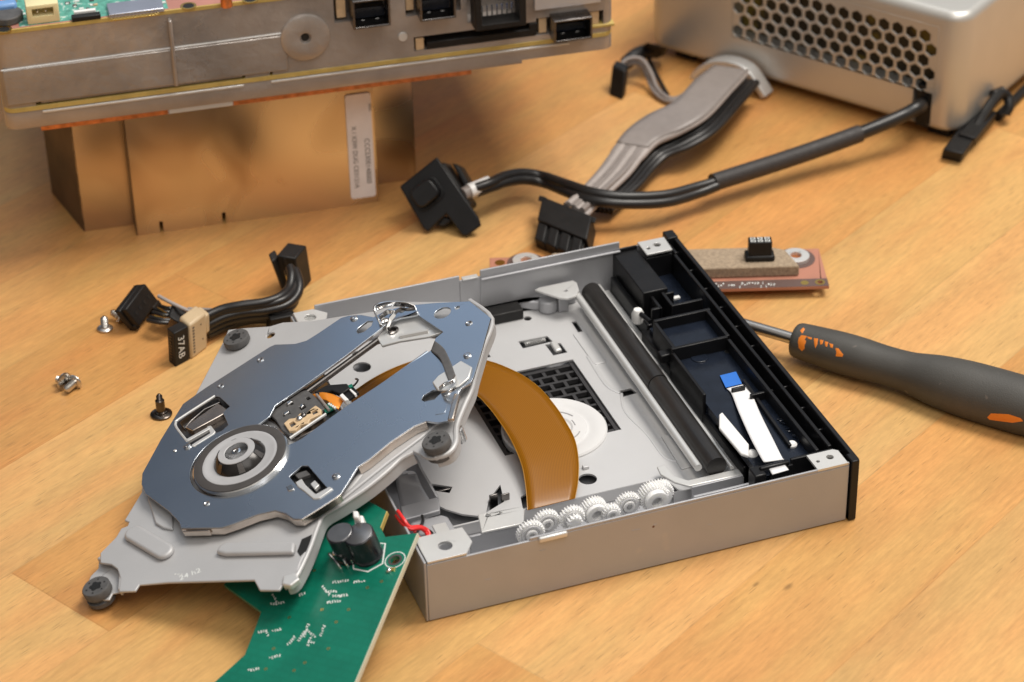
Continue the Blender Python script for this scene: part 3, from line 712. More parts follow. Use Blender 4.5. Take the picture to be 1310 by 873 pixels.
MB().lathe([(.45, 0), (.3, .05), (.05, .06)], Frame(P, (1, 0, 0), (0, 0, 1)), 12).build('rust_spot', mat('rust_spot_brown', (.14, .06, .03), .8), case)
# ------------------------------------------------------------------ laser sled lying tilted across the side wall
SN = Vector((-.2874476, .0307730, .9573019))
SO = Vector((-95, 53, 7.0))
SF = Frame(SO, (1, 0, .30027), (0, 1, -.03215))
def S(x, y, h=0): return SF.px(x, y, h)
def SP(pts, h=0): return [S(x, y, h) for x, y in pts]
def SW(x, y, h=0): a, b_ = S(x, y, h); return SF.w((a, b_, h))
sled = thing('laser_sled', 'tilted laser pickup assembly with blue-grey steel cover and turntable, propped on the open drive case', 'laser unit', (-40, 85, 0))
def sb(name, mb, m, bevel=.15, seg=2, parent=None, smooth=35): return mb.build(name, m, parent or sled, bevel=bevel, seg=seg, smooth=smooth)
TH = 4.2
# grey base plate ------------------------------------------------
outl = [(128, 708), (148, 688), (155, 676), (163, 673), (165, 668), (159, 666), (167, 653), (181, 630), (182, 612), (200, 580), (250, 505), (284, 440), (292, 422), (309, 420), (345, 417.5), (362, 412.5), (400, 410.5), (440, 404),
        (480, 398), (520, 386), (600, 386), (629, 408), (617, 450), (607, 484), (603, 500), (592, 522), (583, 545), (583, 566), (575, 579), (556, 585), (540, 583), (528, 577), (512, 586), (495, 603), (470, 622), (436, 645), (414, 658),
        (405, 680), (385, 718), (378, 740), (363, 746), (357, 755), (332, 755), (325, 742), (215, 745), (178, 748), (173, 756), (152, 757), (154, 740), (150, 728), (142, 722), (128, 720)]
slot_b = [(352, 530), (365, 505), (493, 416), (478, 440), (520, 428), (561, 432), (548, 452), (520, 470), (450, 518), (385, 562)]
bp = MB().plate(SP(outl), [SP(slot_b), circ(*S(346, 429, 0), 1.5)], -.9, 0, SF)
base = sb('base_plate', bp, 'sled', .3)
# sunken corner lobe carrying the first grommet
lob = [(127, 712), (142, 716), (150, 722), (156, 735), (154, 758), (144, 760), (140, 768), (120, 768), (108, 755), (116, 738), (126, 728)]
sb('corner_lobe', MB().plate(SP(lob, -3), [circ(*S(122, 752, -3), 2.2)], -3.6, -2.8, SF), 'sled', .3)
sb('lobe_step', MB().strip([SF.w((a, b_, -3.2)) for a, b_ in SP([(126, 716), (140, 717), (150, 723), (155.5, 735), (153.5, 756)], -1)], SN, 3.0, 1.1), 'sled', .4)
# embossed ribs
def stad(p, q, r, h0, h1, F=SF, n=10):
    p = Vector(p); q = Vector(q); d = (q - p).normalized(); a0 = math.atan2(d.y, d.x); pts = []
    for k in range(n + 1): a = a0 - PI / 2 + PI * k / n; pts.append((q.x + r * math.cos(a), q.y + r * math.sin(a)))
    for k in range(n + 1): a = a0 + PI / 2 + PI * k / n; pts.append((p.x + r * math.cos(a), p.y + r * math.sin(a)))
    return MB().prism(pts, h0, h1, F)
sb('embossed_rib', stad(S(173, 686), S(212, 709), 3.2, -.1, 2.0), 'sled', 1.7, 5)
rb_ = MB().prism(SP([(283, 703), (292, 698), (380, 698), (378, 712), (290, 714), (278, 711)]), -.1, 1.9, SF)
sb('embossed_rib', rb_, 'sled', 1.6, 5)
sb('embossed_rib', MB().prism(SP([(190, 640), (197, 632), (222, 655), (222, 680), (210, 678), (200, 672)]), -.1, 1.0, SF), 'sled', .9, 4)
# turned rim along the right-hand side
rim = spline([SW(x, y, -.6) for x, y in [(365, 747), (378, 740), (395, 706), (406, 676), (414, 660), (437, 646), (470, 624), (497, 602), (512, 588), (528, 579)]], 4)
sb('turned_rim', MB().tube(rim, .85, 10), 'sled', 0)
sb('turned_rim', MB().strip([p - SN * 4.6 for p in rim], SN, 4.6, .8), 'sled', .2)
rim2 = spline([SW(x, y, -.4) for x, y in [(557, 586), (574, 580), (583, 567), (584, 546), (594, 520), (603, 500), (608, 480), (618, 446), (629, 409), (601, 385.5)]], 4)
sb('turned_rim', MB().tube(rim2, 1.0, 10), 'sled', 0)
sb('turned_rim', MB().strip([p - SN * 4.0 for p in rim2], SN, 4.0, .8), 'sled', .2)
rim3 = [SW(x, y, .1) for x, y in [(384, 664), (410, 650), (440, 632), (455, 618), (468, 600), (477, 590)]]
sb('raised_edge', MB().tube(spline(rim3, 4), 1.5, 10, .8), 'sled', 0)
sb('raised_pad', MB().prism(SP([(400, 663), (440, 640), (500, 592), (540, 562), (556, 548), (582, 530), (590, 505), (603, 486), (590, 486), (560, 520), (478, 592), (452, 616), (436, 634), (398, 655)], .1), -.2, .9, SF), 'sled', .6, 3)
sb('rim_tab', MB().prism(SP([(363, 738), (378, 734), (384, 742), (372, 751), (361, 749)], .2), -1.4, .8, SF), 'tab', .5, 3)
sb('rim_slot', MB().prism(SP([(386, 690), (399, 684), (395, 702), (384, 712), (380, 706)], .05), -.2, .06, SF), 'hole', 0)
# scratches of writing stamped in the plate
mk = MB()
mk.add(*(lambda q: (q.v, q.f))(text_mesh('24 h2', 3.2, SF, *S(243, 735, .02), .03, math.radians(-6))))
random.seed(5)
for i in range(3):
    x = 223 + i * 4.0; mk.tube([SW(x, 735.5, .03), SW(x + 2.4, 734 + random.uniform(-1, 1), .03)], .14, 5)
sb('stamped_mark', mk, 'silk', 0)

# blue-grey steel cover --------------------------------------------
co = [(181, 620), (182, 606), (206, 562), (234, 517), (262, 497), (345, 444), (352, 441), (378, 440), (392, 436), (408, 426), (436, 407), (446, 404), (462, 403), (478, 406), (492, 398), (520, 391), (560, 387.5), (601, 385.5), (628, 407),
      (617, 446), (606, 482), (602, 490), (590, 497), (583, 512), (580, 528), (575, 538), (560, 541), (545, 539), (530, 545), (500, 565), (472, 588), (458, 597), (446, 616), (436, 632), (412, 648), (386, 664), (376, 664), (366, 657), (352, 653), (330, 658), (302, 669), (284, 675), (232, 676), (229, 668), (216, 654), (186, 632)]
rc = S(306, 586, TH + 2.2); R0 = 17.2
RC = Vector(S(306, 588.5, TH))
sl = [Vector(p) for p in SP([(345, 533), (352, 519), (386, 496), (440, 457), (497, 413), (512, 407), (534, 403), (567, 425), (557, 433), (552, 448), (520, 468), (508, 477), (440, 522), (385, 562), (366, 571)], TH)]
a0 = math.atan2(sl[-1].y - RC.y, sl[-1].x - RC.x); a1 = math.atan2(sl[0].y - RC.y, sl[0].x - RC.x)
if a1 < a0: a1 += 2 * PI
# go round the far side of the ring, from the end of the slot back to its start
arc = [(RC.x + R0 * math.cos(a), RC.y + R0 * math.sin(a)) for a in [a0 - (2 * PI - (a1 - a0)) * k / 40 for k in range(1, 40)]]
hole = [(p.x, p.y) for p in sl] + arc
latch = SP([(224, 545), (227, 538), (274, 507), (281, 508), (294, 520), (285, 528), (292, 544), (284, 551), (262, 560), (250, 572), (244, 570), (236, 560)], TH)
win = SP([(370, 610), (386, 596), (394, 596), (421, 627), (410, 636), (404, 637), (388, 618), (380, 622)], TH)
oval = SP([(539, 512), (542, 506), (554, 499), (562, 498), (564, 503), (556, 511), (543, 514)], TH)
sl2 = SP([(456, 424), (458, 420), (470, 411), (477, 411), (475, 417), (465, 425), (458, 427)], TH)
cv = MB().plate(SP(co, TH), [hole, latch, win, oval, sl2, circ(*S(566, 400.5, TH), 3.0), circ(*S(585, 394, TH), .9)], TH - .7, TH, SF)
cover = sb('steel_cover', cv, 'blue', .12)
# hemmed edges of the cover
def lip(pts, dpt, m='edge', t=.5, h=TH): 
    P = [SW(x, y, h - .15) for x, y in pts]
    return sb('cover_lip', MB().strip([p - SN * dpt for p in P], SN, dpt, t), m, .12)
lip([(232, 676.8), (284, 675.8), (302, 669.8), (330, 658.8), (352, 653.8), (366, 657.8), (376, 664.8), (386, 664.8), (412, 648.8), (436, 632.8)], 2.6)
lip([(458, 598), (472, 589), (500, 566), (530, 546), (545, 540)], 3.0)
lip([(352, 519), (386, 496), (440, 457), (497, 413)], .8, t=.35)
lip([(234, 680), (268, 679)], 2.0)
# slot rail just inside the upper edge of the slot
sb('guide_rod', MB().tube([SW(350, 533, 1.0), SW(505, 420, 1.0)], 1.1, 12), 'darkmetal', 0)
sb('guide_rod', MB().tube([SW(372, 577, .6), SW(548, 452, .6)], 1.0, 12), 'chrome', 0)
# link bracket at the top end of the slot
bk = MB().plate(SP([(482, 432), (497, 412), (512, 406), (534, 402), (566, 424), (548, 430), (510, 436), (488, 442)], 2.4), [circ(*S(503, 423, 2.4), 1.7)], 1.2, 2.2, SF)
sb('link_bracket', bk, 'tab', .3)
sb('link_fold', MB().tube([SW(512, 431, 2.4), SW(548, 424, 2.4)], .9, 8), 'tab', 0)
sb('spring_clip', MB().strip(spline([SW(x, y, TH + h) for x, y, h in [(533, 397, .2), (522, 393, 1.6), (500, 392, 2.6), (484, 396, 2.8), (481, 403, 2.0), (487, 416, .4)]], 5), SN, 2.2, .6), 'chrome', .1)
sb('spring_clip', MB().strip(spline([SW(x, y, TH + h) for x, y, h in [(487, 410, 1.2), (497, 402, 2.0), (506, 403, 1.8), (500, 412, .5), (496, 424, -.8)]], 5), SN, 1.8, .5), 'chrome', .1)
sb('spring_clip', MB().strip(spline([SW(x, y, TH + h) for x, y, h in [(500, 408, .8), (512, 398, 1.4), (522, 398, 1.0), (531, 397, .3)]], 5), SN, 1.2, .5), 'darkmetal', .1)
sb('pivot_post', MB().lathe([(1.3, -1), (1.3, TH + .8), (.9, TH + 1.1), (.05, TH + 1.1)], SF, 18, *S(493, 412, TH)), 'chrome', 0)
sb('pivot_post', MB().lathe([(1.9, 1.5), (2.0, 2.6), (1.2, 2.7), (1.1, 1.9), (.05, 1.9)], SF, 18, *S(503, 423, 2.4)), 'darkmetal', 0)
# lower end link, near the oval opening
sb('link_bracket', MB().plate(SP([(553, 490), (560, 482), (590, 462), (604, 470), (600, 484), (588, 494), (570, 500), (560, 500)], TH + .6), [], TH + .1, TH + .8, SF), 'tab', .3)
sb('spring_clip', MB().strip(spline([SW(x, y, TH + h) for x, y, h in [(563, 500, .8), (570, 494, 2.2), (580, 490, 2.2), (584, 484, 1.2)]], 5), SN, 1.4, .5), 'chrome', .1)
sb('spring_clip', MB().strip(spline([SW(x, y, TH + h) for x, y, h in [(566, 506, .6), (575, 503, 1.8), (584, 498, 1.0)]], 5), SN, 1.2, .5), 'chrome', .1)
sb('bent_tab', MB().prism(SP([(582, 505), (589, 507), (581, 538), (573, 540)], TH), TH - .6, TH + .9, SF), 'edge', .4, 3)
sb('square_dimple', MB().prism(SP([(561, 520), (573, 517), (569, 529), (557, 531)], TH), TH, TH + .12, SF), 'blue', .1)
# amber tail that lies over the cover
A = spline([SW(x, y, TH + h) for x, y, h in [(556, 436, .3), (568, 446, 1.1), (576, 462, 1.2), (582, 478, .9), (586, 490, .4)]], 5)
B_ = spline([SW(x, y, TH + h) for x, y, h in [(551, 449, .3), (562, 458, 1.1), (568, 472, 1.2), (573, 486, .9), (576, 497, .4)]], 5)
ruled(A, B_, 'cable_strip', M['rubber'], sled, .3)

# screws in the cover
def screw(x, y, r=1.35, m='chrome', h=TH, hh=.55):
    c = S(x, y, h); g = MB().lathe([(r, h - .1), (r, h + hh * .6), (r * .75, h + hh), (r * .45, h + hh), (r * .40, h + hh * .4), (.05, h + hh * .4)], SF, 18, *c)
    for a in (.4, .4 + PI / 2): 
        ca, sa = math.cos(a), math.sin(a); g.add([SF.w((c[0] + u_ * ca - v_ * sa, c[1] + u_ * sa + v_ * ca, h + hh + .06)) for u_, v_ in ((-r * .55, -.12), (r * .55, -.12), (r * .55, .12), (-r * .55, .12))], [(0, 1, 2, 3)])
    return sb('screw', g, m, 0)
for x, y in ((453, 408), (514, 396.5), (598, 455.5), (240, 572), (430, 610), (571, 504)): screw(x, y)
for x, y, r in ((333, 461, 1.25), (282.5, 494.5, 1.15), (264.5, 645, 1.05), (600, 414, 1.3), (224, 577, .6)):
    sb('rivet', MB().lathe([(r, TH - .1), (r, TH + .12), (r * .7, TH + .28), (r * .5, TH + .12), (.05, TH + .10)], SF, 18, *S(x, y, TH)), 'chrome', 0)

# latch in the upper left opening
sb('latch_tray', MB().prism(SP([(222, 548), (228, 536), (276, 504), (298, 524), (290, 552), (250, 576)], 1.0), .2, 1.0, SF), 'darkmetal', 0)
sb('latch_bar', MB().prism(SP([(240, 545), (279, 517), (290, 524), (288, 530), (262, 544), (247, 552), (238, 548)], 2.6), .9, 3.0, SF), 'edge', .3)
sb('latch_bar', MB().prism(SP([(230, 541), (262, 516), (280, 510), (282, 515), (262, 524), (246, 538), (236, 549)], 2.0), .9, 2.2, SF), 'darkmetal', .3)
sb('latch_finger', stad(S(241, 563, TH), S(266, 549, TH), .75, TH - 1, TH + .25), 'tab', .2)
sb('latch_finger', stad(S(248, 570, TH), S(272, 555, TH), .75, TH - 1, TH + .25), 'tab', .2)
sb('latch_finger', MB().prism(SP([(265, 546), (270, 545), (276, 553), (270, 557)], TH), TH - 1, TH + .2, SF), 'tab', .2)
lipP = [SW(x, y, TH - .3) for x, y in [(240, 566), (226, 548), (225, 541), (230, 536), (275, 507)]]
sb('latch_rim', MB().tube(spline(lipP, 4), .5, 8), 'tab', 0)
# small window with a lever, lower right
sb('window_well', MB().prism(SP([(366, 612), (388, 592), (426, 628), (404, 642)], 1.6), .6, 1.6, SF), 'hole', 0)
sb('window_part', MB().prism(SP([(376, 607), (392, 602), (397, 607), (382, 613)], 2.8), 1.5, 2.9, SF), 'rubber', .2)
sb('window_part', MB().prism(SP([(397, 620), (403, 615), (409, 621), (403, 627)], 2.8), 1.5, 3.1, SF), 'tab', .3)
sb('window_lever', MB().prism(SP([(378, 618), (386, 613), (391, 621), (404, 633), (422, 623), (426, 626), (409, 638), (401, 639), (388, 628), (381, 623)], TH + .2), TH - .4, TH + .45, SF), 'tab', .25)
sb('window_foot', MB().prism(SP([(366, 623), (373, 620), (377, 626), (369, 629)], TH + .2), TH - .1, TH + .4, SF), 'chrome', .2)

# turntable --------------------------------------------------------
TC = Vector(S(306.5, 586, 5.6))
M['hubdark'] = mat('dark_hub_metal', (.02, .018, .017), .22, .3, .2, 300)
pf = lambda prof, name, m, n=64: sb(name, MB().lathe(prof, SF, n, TC.x, TC.y), m, 0, smooth=30)
pf([(13, -4), (16.3, -2), (16.5, 4.6), (16.5, 5.2), (16.1, 5.45), (15.6, 5.45)], 'turntable', 'chrome')
pf([(15.9, 5.3), (15.9, 5.62), (15.7, 5.7), (13.1, 5.7), (13.0, 5.3)], 'rubber_ring', 'ringgrey')
pf([(13.0, 5.4), (12.9, 5.75), (12.2, 5.85), (11.7, 5.7), (9.0, 5.55), (8.8, 5.3)], 'turntable_ring', 'ringlight')
pf([(9.0, 5.5), (8.7, 6.1), (6.7, 8.4), (6.4, 8.55), (6.2, 8.5)], 'hub_cone', 'hubdark')
pf([(6.45, 8.4), (6.3, 8.75), (4.2, 8.8), (4.0, 8.6)], 'hub_ring', 'ringlight')
pf([(4.05, 8.6), (3.6, 6.6), (2.2, 6.6), (.05, 6.6)], 'hub_well', 'hole')
pf([(1.9, 6.0), (1.9, 8.0), (1.5, 8.6), (.9, 8.7), (.6, 8.4), (.05, 8.4)], 'spindle', 'chrome', 24)
g = MB()
for k in range(6):
    a = k * PI / 3 + .4; ca, sa = math.cos(a), math.sin(a)
    g.add([SF.w((TC.x + ca * r - sa * w_, TC.y + sa * r + ca * w_, h)) for r, w_, h in ((8.9, -1.1, 6.0), (8.9, 1.1, 6.0), (6.9, .8, 8.45), (6.9, -.8, 8.45))] + [SF.w((TC.x + ca * (r - .4) - sa * w_, TC.y + sa * (r - .4) + ca * w_, h)) for r, w_, h in ((8.9, -1.1, 6.0), (8.9, 1.1, 6.0), (6.9, .8, 8.45), (6.9, -.8, 8.45))], [(0, 1, 2, 3), (7, 6, 5, 4), (0, 4, 5, 1), (1, 5, 6, 2), (2, 6, 7, 3), (3, 7, 4, 0)])
sb('hub_finger', g, 'darkmetal', 0)
sb('motor', MB().lathe([(11, -8), (12.5, -7), (12.5, -1), (11, -.9)], SF, 40, TC.x, TC.y), 'darkmetal', .2)

# optical pickup ----------------------------------------------------
sb('pickup_body', MB().prism(SP([(336, 532), (352, 519), (380, 497), (394, 497), (416, 518), (440, 527), (432, 536), (378, 563), (368, 560), (352, 541)], 1.0), -4, 1.2, SF), 'darkmetal', .4)
pk = MB().plate(SP([(345, 530), (349, 524), (382, 500), (392, 498), (405, 508), (417, 520), (382, 545), (370, 556), (360, 549), (352, 536)], 3.0),
                [SP([(365, 514), (373, 511), (375, 516), (366, 519)], 3.0), SP([(382, 519), (388, 515), (391, 520), (385, 524)], 3.0), SP([(361, 527), (369, 524), (371, 528), (362, 532)], 3.0), SP([(390, 508), (394, 506), (397, 509), (393, 511)], 3.0)], 1.3, 2.6, SF)
sb('pickup_top', pk, 'rubber', .25)
for a in ([(366, 515), (372, 512), (374, 514), (368, 518)], [(383, 519), (387, 516), (389, 519), (385, 522)], [(362, 529), (369, 525), (370, 527), (364, 531)]):
    sb('pickup_tab', MB().prism(SP(a, 3.2), 1.3, 3.3, SF), 'chrome', .2)
sb('lens_holder', MB().plate(SP([(363, 542), (370, 536), (378, 535), (384, 529), (392, 529), (398, 523), (404, 519), (411, 524), (410, 530), (396, 537), (394, 542), (384, 544), (378, 551), (370, 552)], 3.4),
                             [SP([(369, 542), (375, 539), (379, 543), (373, 547)], 3.4), SP([(398, 527), (404, 524), (407, 528), (401, 531)], 3.4)], 2.0, 3.5, SF), 'tan', .25)
sb('lens', MB().sphere(SW(383.5, 536.5, 3.4), 1.25), 'chrome', 0)
sb('lens', MB().sphere(SW(388.5, 532.5, 3.3), 1.15), 'darkmetal', 0)
sb('pickup_rail', MB().tube([SW(371, 561, 2.6), SW(417, 530, 2.6)], .55, 8), 'tab', 0)
sb('pickup_rail', MB().tube([SW(405, 505, 2.8), SW(421, 525, 2.8)], .5, 8), 'cast', 0)
A = spline([SW(x, y, h) for x, y, h in [(399, 505, 1.6), (412, 502, 2.6), (427, 505, 2.2), (440, 512, 1)]], 5)
B_ = spline([SW(x, y, h) for x, y, h in [(409, 513, 1.6), (417, 512, 2.6), (426, 519, 2.2), (433, 524, 1)]], 5)
ruled(A, B_, 'pickup_flex', 'flexorange', sled, .2)
sb('pickup_board', MB().prism(SP([(412, 519), (424, 515), (427, 522), (416, 528)], 2.4), 1.6, 2.4, SF), 'pcb', .1)
g = MB()
for k in range(4): P = S(421.5 + k * 2.4, 517.5 + k * 1.5, 2.6); g.box(P[0] - .35, P[0] + .35, P[1] - .5, P[1] + .5, 2.3, 2.9, SF)
sb('solder_pads', g, 'silk', 0)
sb('pickup_arm', MB().prism(SP([(402, 502), (418, 493), (444, 491), (448, 497), (436, 505), (424, 500), (408, 506)], 2.2), .5, 2.4, SF), 'blacksoft', .4)
sb('pickup_board', MB().prism(SP([(443, 497), (450, 493), (459, 502), (446, 511), (436, 508)], 1.5), .4, 1.5, SF), 'blacksoft', .2)
sb('pickup_board', MB().prism(SP([(441, 495), (450, 491), (452, 494), (443, 498)], 2.2), .8, 2.2, SF), 'pcb', .1)
sb('white_connector', MB().prism(SP([(434, 506), (438, 503), (446, 511), (441, 513)], 3), 1, 3, SF), 'white', .2)
sb('white_connector', MB().prism(SP([(447, 499), (449, 498), (456, 504), (454, 506)], 2), 1, 2.2, SF), 'white', .1)
sb('wire_hook', MB().tube(spline([SW(x, y, h) for x, y, h in [(446, 497, 1), (452, 494, 2), (456, 490, 3.0), (458, 486, 3.6), (455, 485, 3.2)]], 4), .35, 6), 'darkmetal', 0)

# grommets ------------------------------------------------------------
def grommet(x, y, h, r=4.7, low=-3.2, top=2.6):
    c = S(x, y, h + top)
    n = 40; prof = [(r * .9, h + low), (r, h + low + .5), (r, h - .9), (r * .80, h - .7), (r * .80, h + .5), (r, h + .7), (r, h + top - .4), (r * .93, h + top), (r * .36, h + top), (r * .30, h + low + 1), (.05, h + low + 1)]
    o = sb('grommet', MB().lathe(prof, SF, n, *c), 'rubber', 0, smooth=40)
    g = MB()
    for k in range(6):
        a = 2 * PI * k / 6; d = r * .66; cx, cy = c[0] + d * math.cos(a), c[1] + d * math.sin(a); g.cyl(.34, h + top + .01, h + top + .03, SF, cx, cy, 10)
    for k in range(5):
        a = 2 * PI * k / 5 + .3; cx, cy = c[0] + r * .3 * math.cos(a), c[1] + r * .3 * math.sin(a); g.cyl(r * .17, h + top + .01, h + top + .035, SF, cx, cy, 12)
    g.cyl(r * .27, h + top + .012, h + top + .045, SF, c[0], c[1], 16)
    oo = sb('grommet_hole', g, 'hole', 0); oo.parent = o; oo.location = (0, 0, 0)
    return o
grommet(122, 750, -2.9, low=-2.9, top=3.4)
grommet(301, 431, 0, top=3.0)
grommet(557, 563, .4, top=3.2)
sb('grommet_seat', MB().lathe([(5.6, -1.4), (6.4, -.6), (6.2, .2), (5.0, .2)], SF, 30, *S(560, 570, 0)), 'sled', 0)
# screw post seen beside the rim
sb('side_post', MB().lathe([(2.2, -7), (2.3, -2), (1.2, -1.6), (.05, -1.6)], SF, 20, *S(583, 549, -2)), 'chrome', 0)

# wide amber flex that arcs from the sled down to the case floor
M['flexedge'] = mat('clear_amber_border', (.42, .20, .02), .3)
oc = spline(TP((446, 506, 16), (478, 484, 15.5), (517, 466, 15), (560, 456, 15), (615.5, 460, 14.5), (656, 474, 14), (686, 493, 13.4), (709, 518, 12.8), (726, 544, 12), (736, 565, 11.3), (740, 590, 10.2), (739.5, 615, 8.8), (737, 631, 7.6), (735.5, 638, 7.0)), 5)
ic = spline(TP((462, 540, 17), (490, 515, 16.5), (520, 500, 16), (556, 490, 16), (604, 503, 15.5), (624, 520, 15), (640, 541, 14.3), (652, 560, 13.6), (661, 578, 12.9), (668, 597, 11.8), (671.5, 615, 10.4), (673.5, 632, 9.0), (674.5, 646, 7.8), (675, 653, 7.0)), 5)
ruled(ic, oc, 'amber_flex', 'flex', sled, .1)
for e_ in (ic, oc): sb('flex_edge', MB().tube([p + Vector((0, 0, .05)) for p in e_], .13, 6), 'flexedge', 0)

# ------------------------------------------------------------------ green board leaning on the case corner
A_, B2, C2 = T(533, 682, 27.0), T(454, 873, 15.0), T(313, 838, 8.0)
GF = Frame(A_, B2 - A_, A_ - C2)
if GF.z.z < 0: GF = Frame(A_, B2 - A_, C2 - A_)
def G(x, y, h=0): return GF.px(x, y, h)
gp = lambda pts, h=0: [G(x, y, h) for x, y in pts]
board = thing('circuit_board', 'green circuit board with two black capacitors, leaning against the corner of the drive case', 'circuit board', T(400, 800, 0))
gl = gp([(533.5, 682), (454, 873), (440, 905), (232, 896), (274, 873), (313, 838), (324, 810), (334, 783), (311, 766), (286, 748), (330, 700), (420, 650), (470, 640), (494.5, 654), (486.5, 675), (493, 687)])
o = MB().plate(gl, [circ(*G(505.5, 716.5), 1.6)], -1.6, 0, GF).build('board', 'pcb', board, bevel=.1)
lowz = min(v[2] for v in [GF.w((a, b_, -1.6)) for a, b_ in gl])
print('board lowest z', lowz)
# bare fibreglass edge
MB().strip([GF.w((*G(x, y), -1.62)) for x, y in [(534.2, 682.2), (454.6, 873.5), (434.5, 921)]], GF.z, 1.66, .35).build('board_edge', mat('fibreglass_edge', (.56, .53, .40), .6), board)
MB().strip([GF.w((*G(x, y), -1.62)) for x, y in [(495, 654.2), (487, 675.3)]], GF.z, 1.66, .35).build('board_edge', 'pcbedge', board)
def cap(x, y, r, h):
    c = G(x, y, 0)
    o = MB().lathe([(r, .4), (r, 1.4), (r * .95, 1.7), (r, 2.0), (r, h - .3), (r * .93, h)], GF, 30, *c).build('capacitor', 'capsleeve', board, smooth=30)
    t2 = MB().lathe([(r * .93, h - .05), (r * .88, h + .12), (.05, h + .12)], GF, 30, *c).build('capacitor_top', 'capsilver', board); t2.parent = o; t2.location = (0, 0, 0)
    return o
cap(472, 712, 4.9, 10.5); cap(449, 712, 4.4, 11.0)
c = G(472, 712, 0)
MB().prism([(c[0] - .6 + .0, c[1] - 6.4), (c[0] + 5.6, c[1] - 3.5), (c[0] + 6.6, c[1] + 2), (c[0] + 3, c[1] + 6), (c[0] - 5.6, c[1] + 4), (c[0] - 6, c[1] - 3)], .01, .06, GF).build('silk_outline', 'silk', board)
MB().prism([(c[0] - .5, c[1] - 5.9), (c[0] + 5.1, c[1] - 3.2), (c[0] + 6.1, c[1] + 1.8), (c[0] + 2.8, c[1] + 5.5), (c[0] - 5.2, c[1] + 3.6), (c[0] - 5.5, c[1] - 2.8)], .05, .10, GF).build('silk_inside', 'pcb', board)
cc = G(505.5, 716.5)
MB().plate(circ(*cc, 3.4, 40), [circ(*cc, 3.1, 40)], .01, .06, GF).build('silk_outline', 'silk', board)
MB().plate(circ(*cc, 2.3, 40), [circ(*cc, 1.6, 40)], .01, .08, GF).build('pad_ring', 'ringgrey', board)
MB().sphere(GF.w((*G(498, 731), .2)), .9).build('solder_blob', 'chrome', board)
MB().prism(gp([(500, 728), (506, 727), (504, 731), (499, 732)]), 0, .5, GF).build('chip', 'gold', board)
# white plug and leads at the back
MB().prism(gp([(464, 684), (476, 684), (478, 700), (466, 702)]), .1, 9, GF).build('white_plug', 'white', board, bevel=.5)
MB().prism(gp([(467, 688), (474, 688), (475, 697), (468, 697)]), 8.9, 12.5, GF).build('white_plug', 'white', board, bevel=.5)
for x0, y0, x1, y1 in ((437, 700, 452, 722), (429, 705, 446, 728), (444, 693, 455, 700), (424, 716, 438, 732)):
    P = GF.w((*G(x0, y0), .1)); Q = GF.w((*G(x1, y1), .1)); m_ = P.lerp(Q, .5) + GF.z * 3.4
    MB().tube(spline([P, P + GF.z * 2.6, m_, Q + GF.z * 2.6, Q], 4), .42, 8).build('jumper_lead', 'chrome', board)
for x, y in ((437, 704), (446, 716), (430, 712)):
    MB().sphere(GF.w((*G(x, y), 1.2)), 1.0, 10).build('solder_blob', 'chrome', board)
g = MB()
for x, y in ((370, 790), (350, 830), (412, 780), (420, 830), (446, 780), (390, 848), (340, 856), (470, 752), (488, 744), (402, 730), (430, 796), (376, 858)):
    cc_ = G(x, y); g.plate(circ(*cc_, .55, 16), [circ(*cc_, .25, 10)], .005, .04, GF)
g.build('via_ring', 'gold', board)
# printed designators: little groups of white strokes
random.seed(11)
g = MB()
clusters = [(437, 744, 24, -8), (460, 744, 16, -8), (418, 757, 18, 50), (425, 757, 18, 0), (432, 763, 14, 0), (428, 770, 20, -8), (440, 762, 14, -10), (356, 772, 20, -8), (352, 766, 14, 60), (385, 745, 14, -12), (337, 808, 14, -10), (342, 812, 12, 60), (355, 806, 14, -10), (373, 820, 16, -50), (386, 814, 16, -55), (392, 806, 20, -70), (399, 812, 18, 40), (396, 820, 14, -70), (413, 806, 18, -70), (388, 760, 12, -20), (325, 857, 16, -10), (353, 840, 18, -15), (368, 750, 12, -60), (400, 822, 12, 0)]
for x, y, L_, a in clusters:
    ca, sa = math.cos(math.radians(a)), math.sin(math.radians(a)); n_ = int(L_ / 3.2)
    for k in range(n_):
        u0 = -L_ / 2 + k * 3.2
        for _ in range(4):
            p = (u0 + random.uniform(0, 1.0), random.uniform(-1.8, 1.8)); q_ = (u0 + random.uniform(1.0, 2.2), random.uniform(-1.8, 1.8))
            P = GF.w((*G(x + p[0] * ca - p[1] * sa, y + p[0] * sa + p[1] * ca), .03)); Q = GF.w((*G(x + q_[0] * ca - q_[1] * sa, y + q_[0] * sa + q_[1] * ca), .03))
            if (P - Q).length > .1: g.tube([P, Q], .17, 4)
g.build('printed_marks', 'silk', board)
# ------------------------------------------------------------------ wiring harness on the left
har = thing('wiring_harness', 'black and grey wire bundle with black plugs and one beige plug marked 37AB', 'wire harness', T(290, 420, 0))
def hb_(name, mb, m, bevel=.3, parent=har): return mb.build(name, m, parent, bevel=bevel)
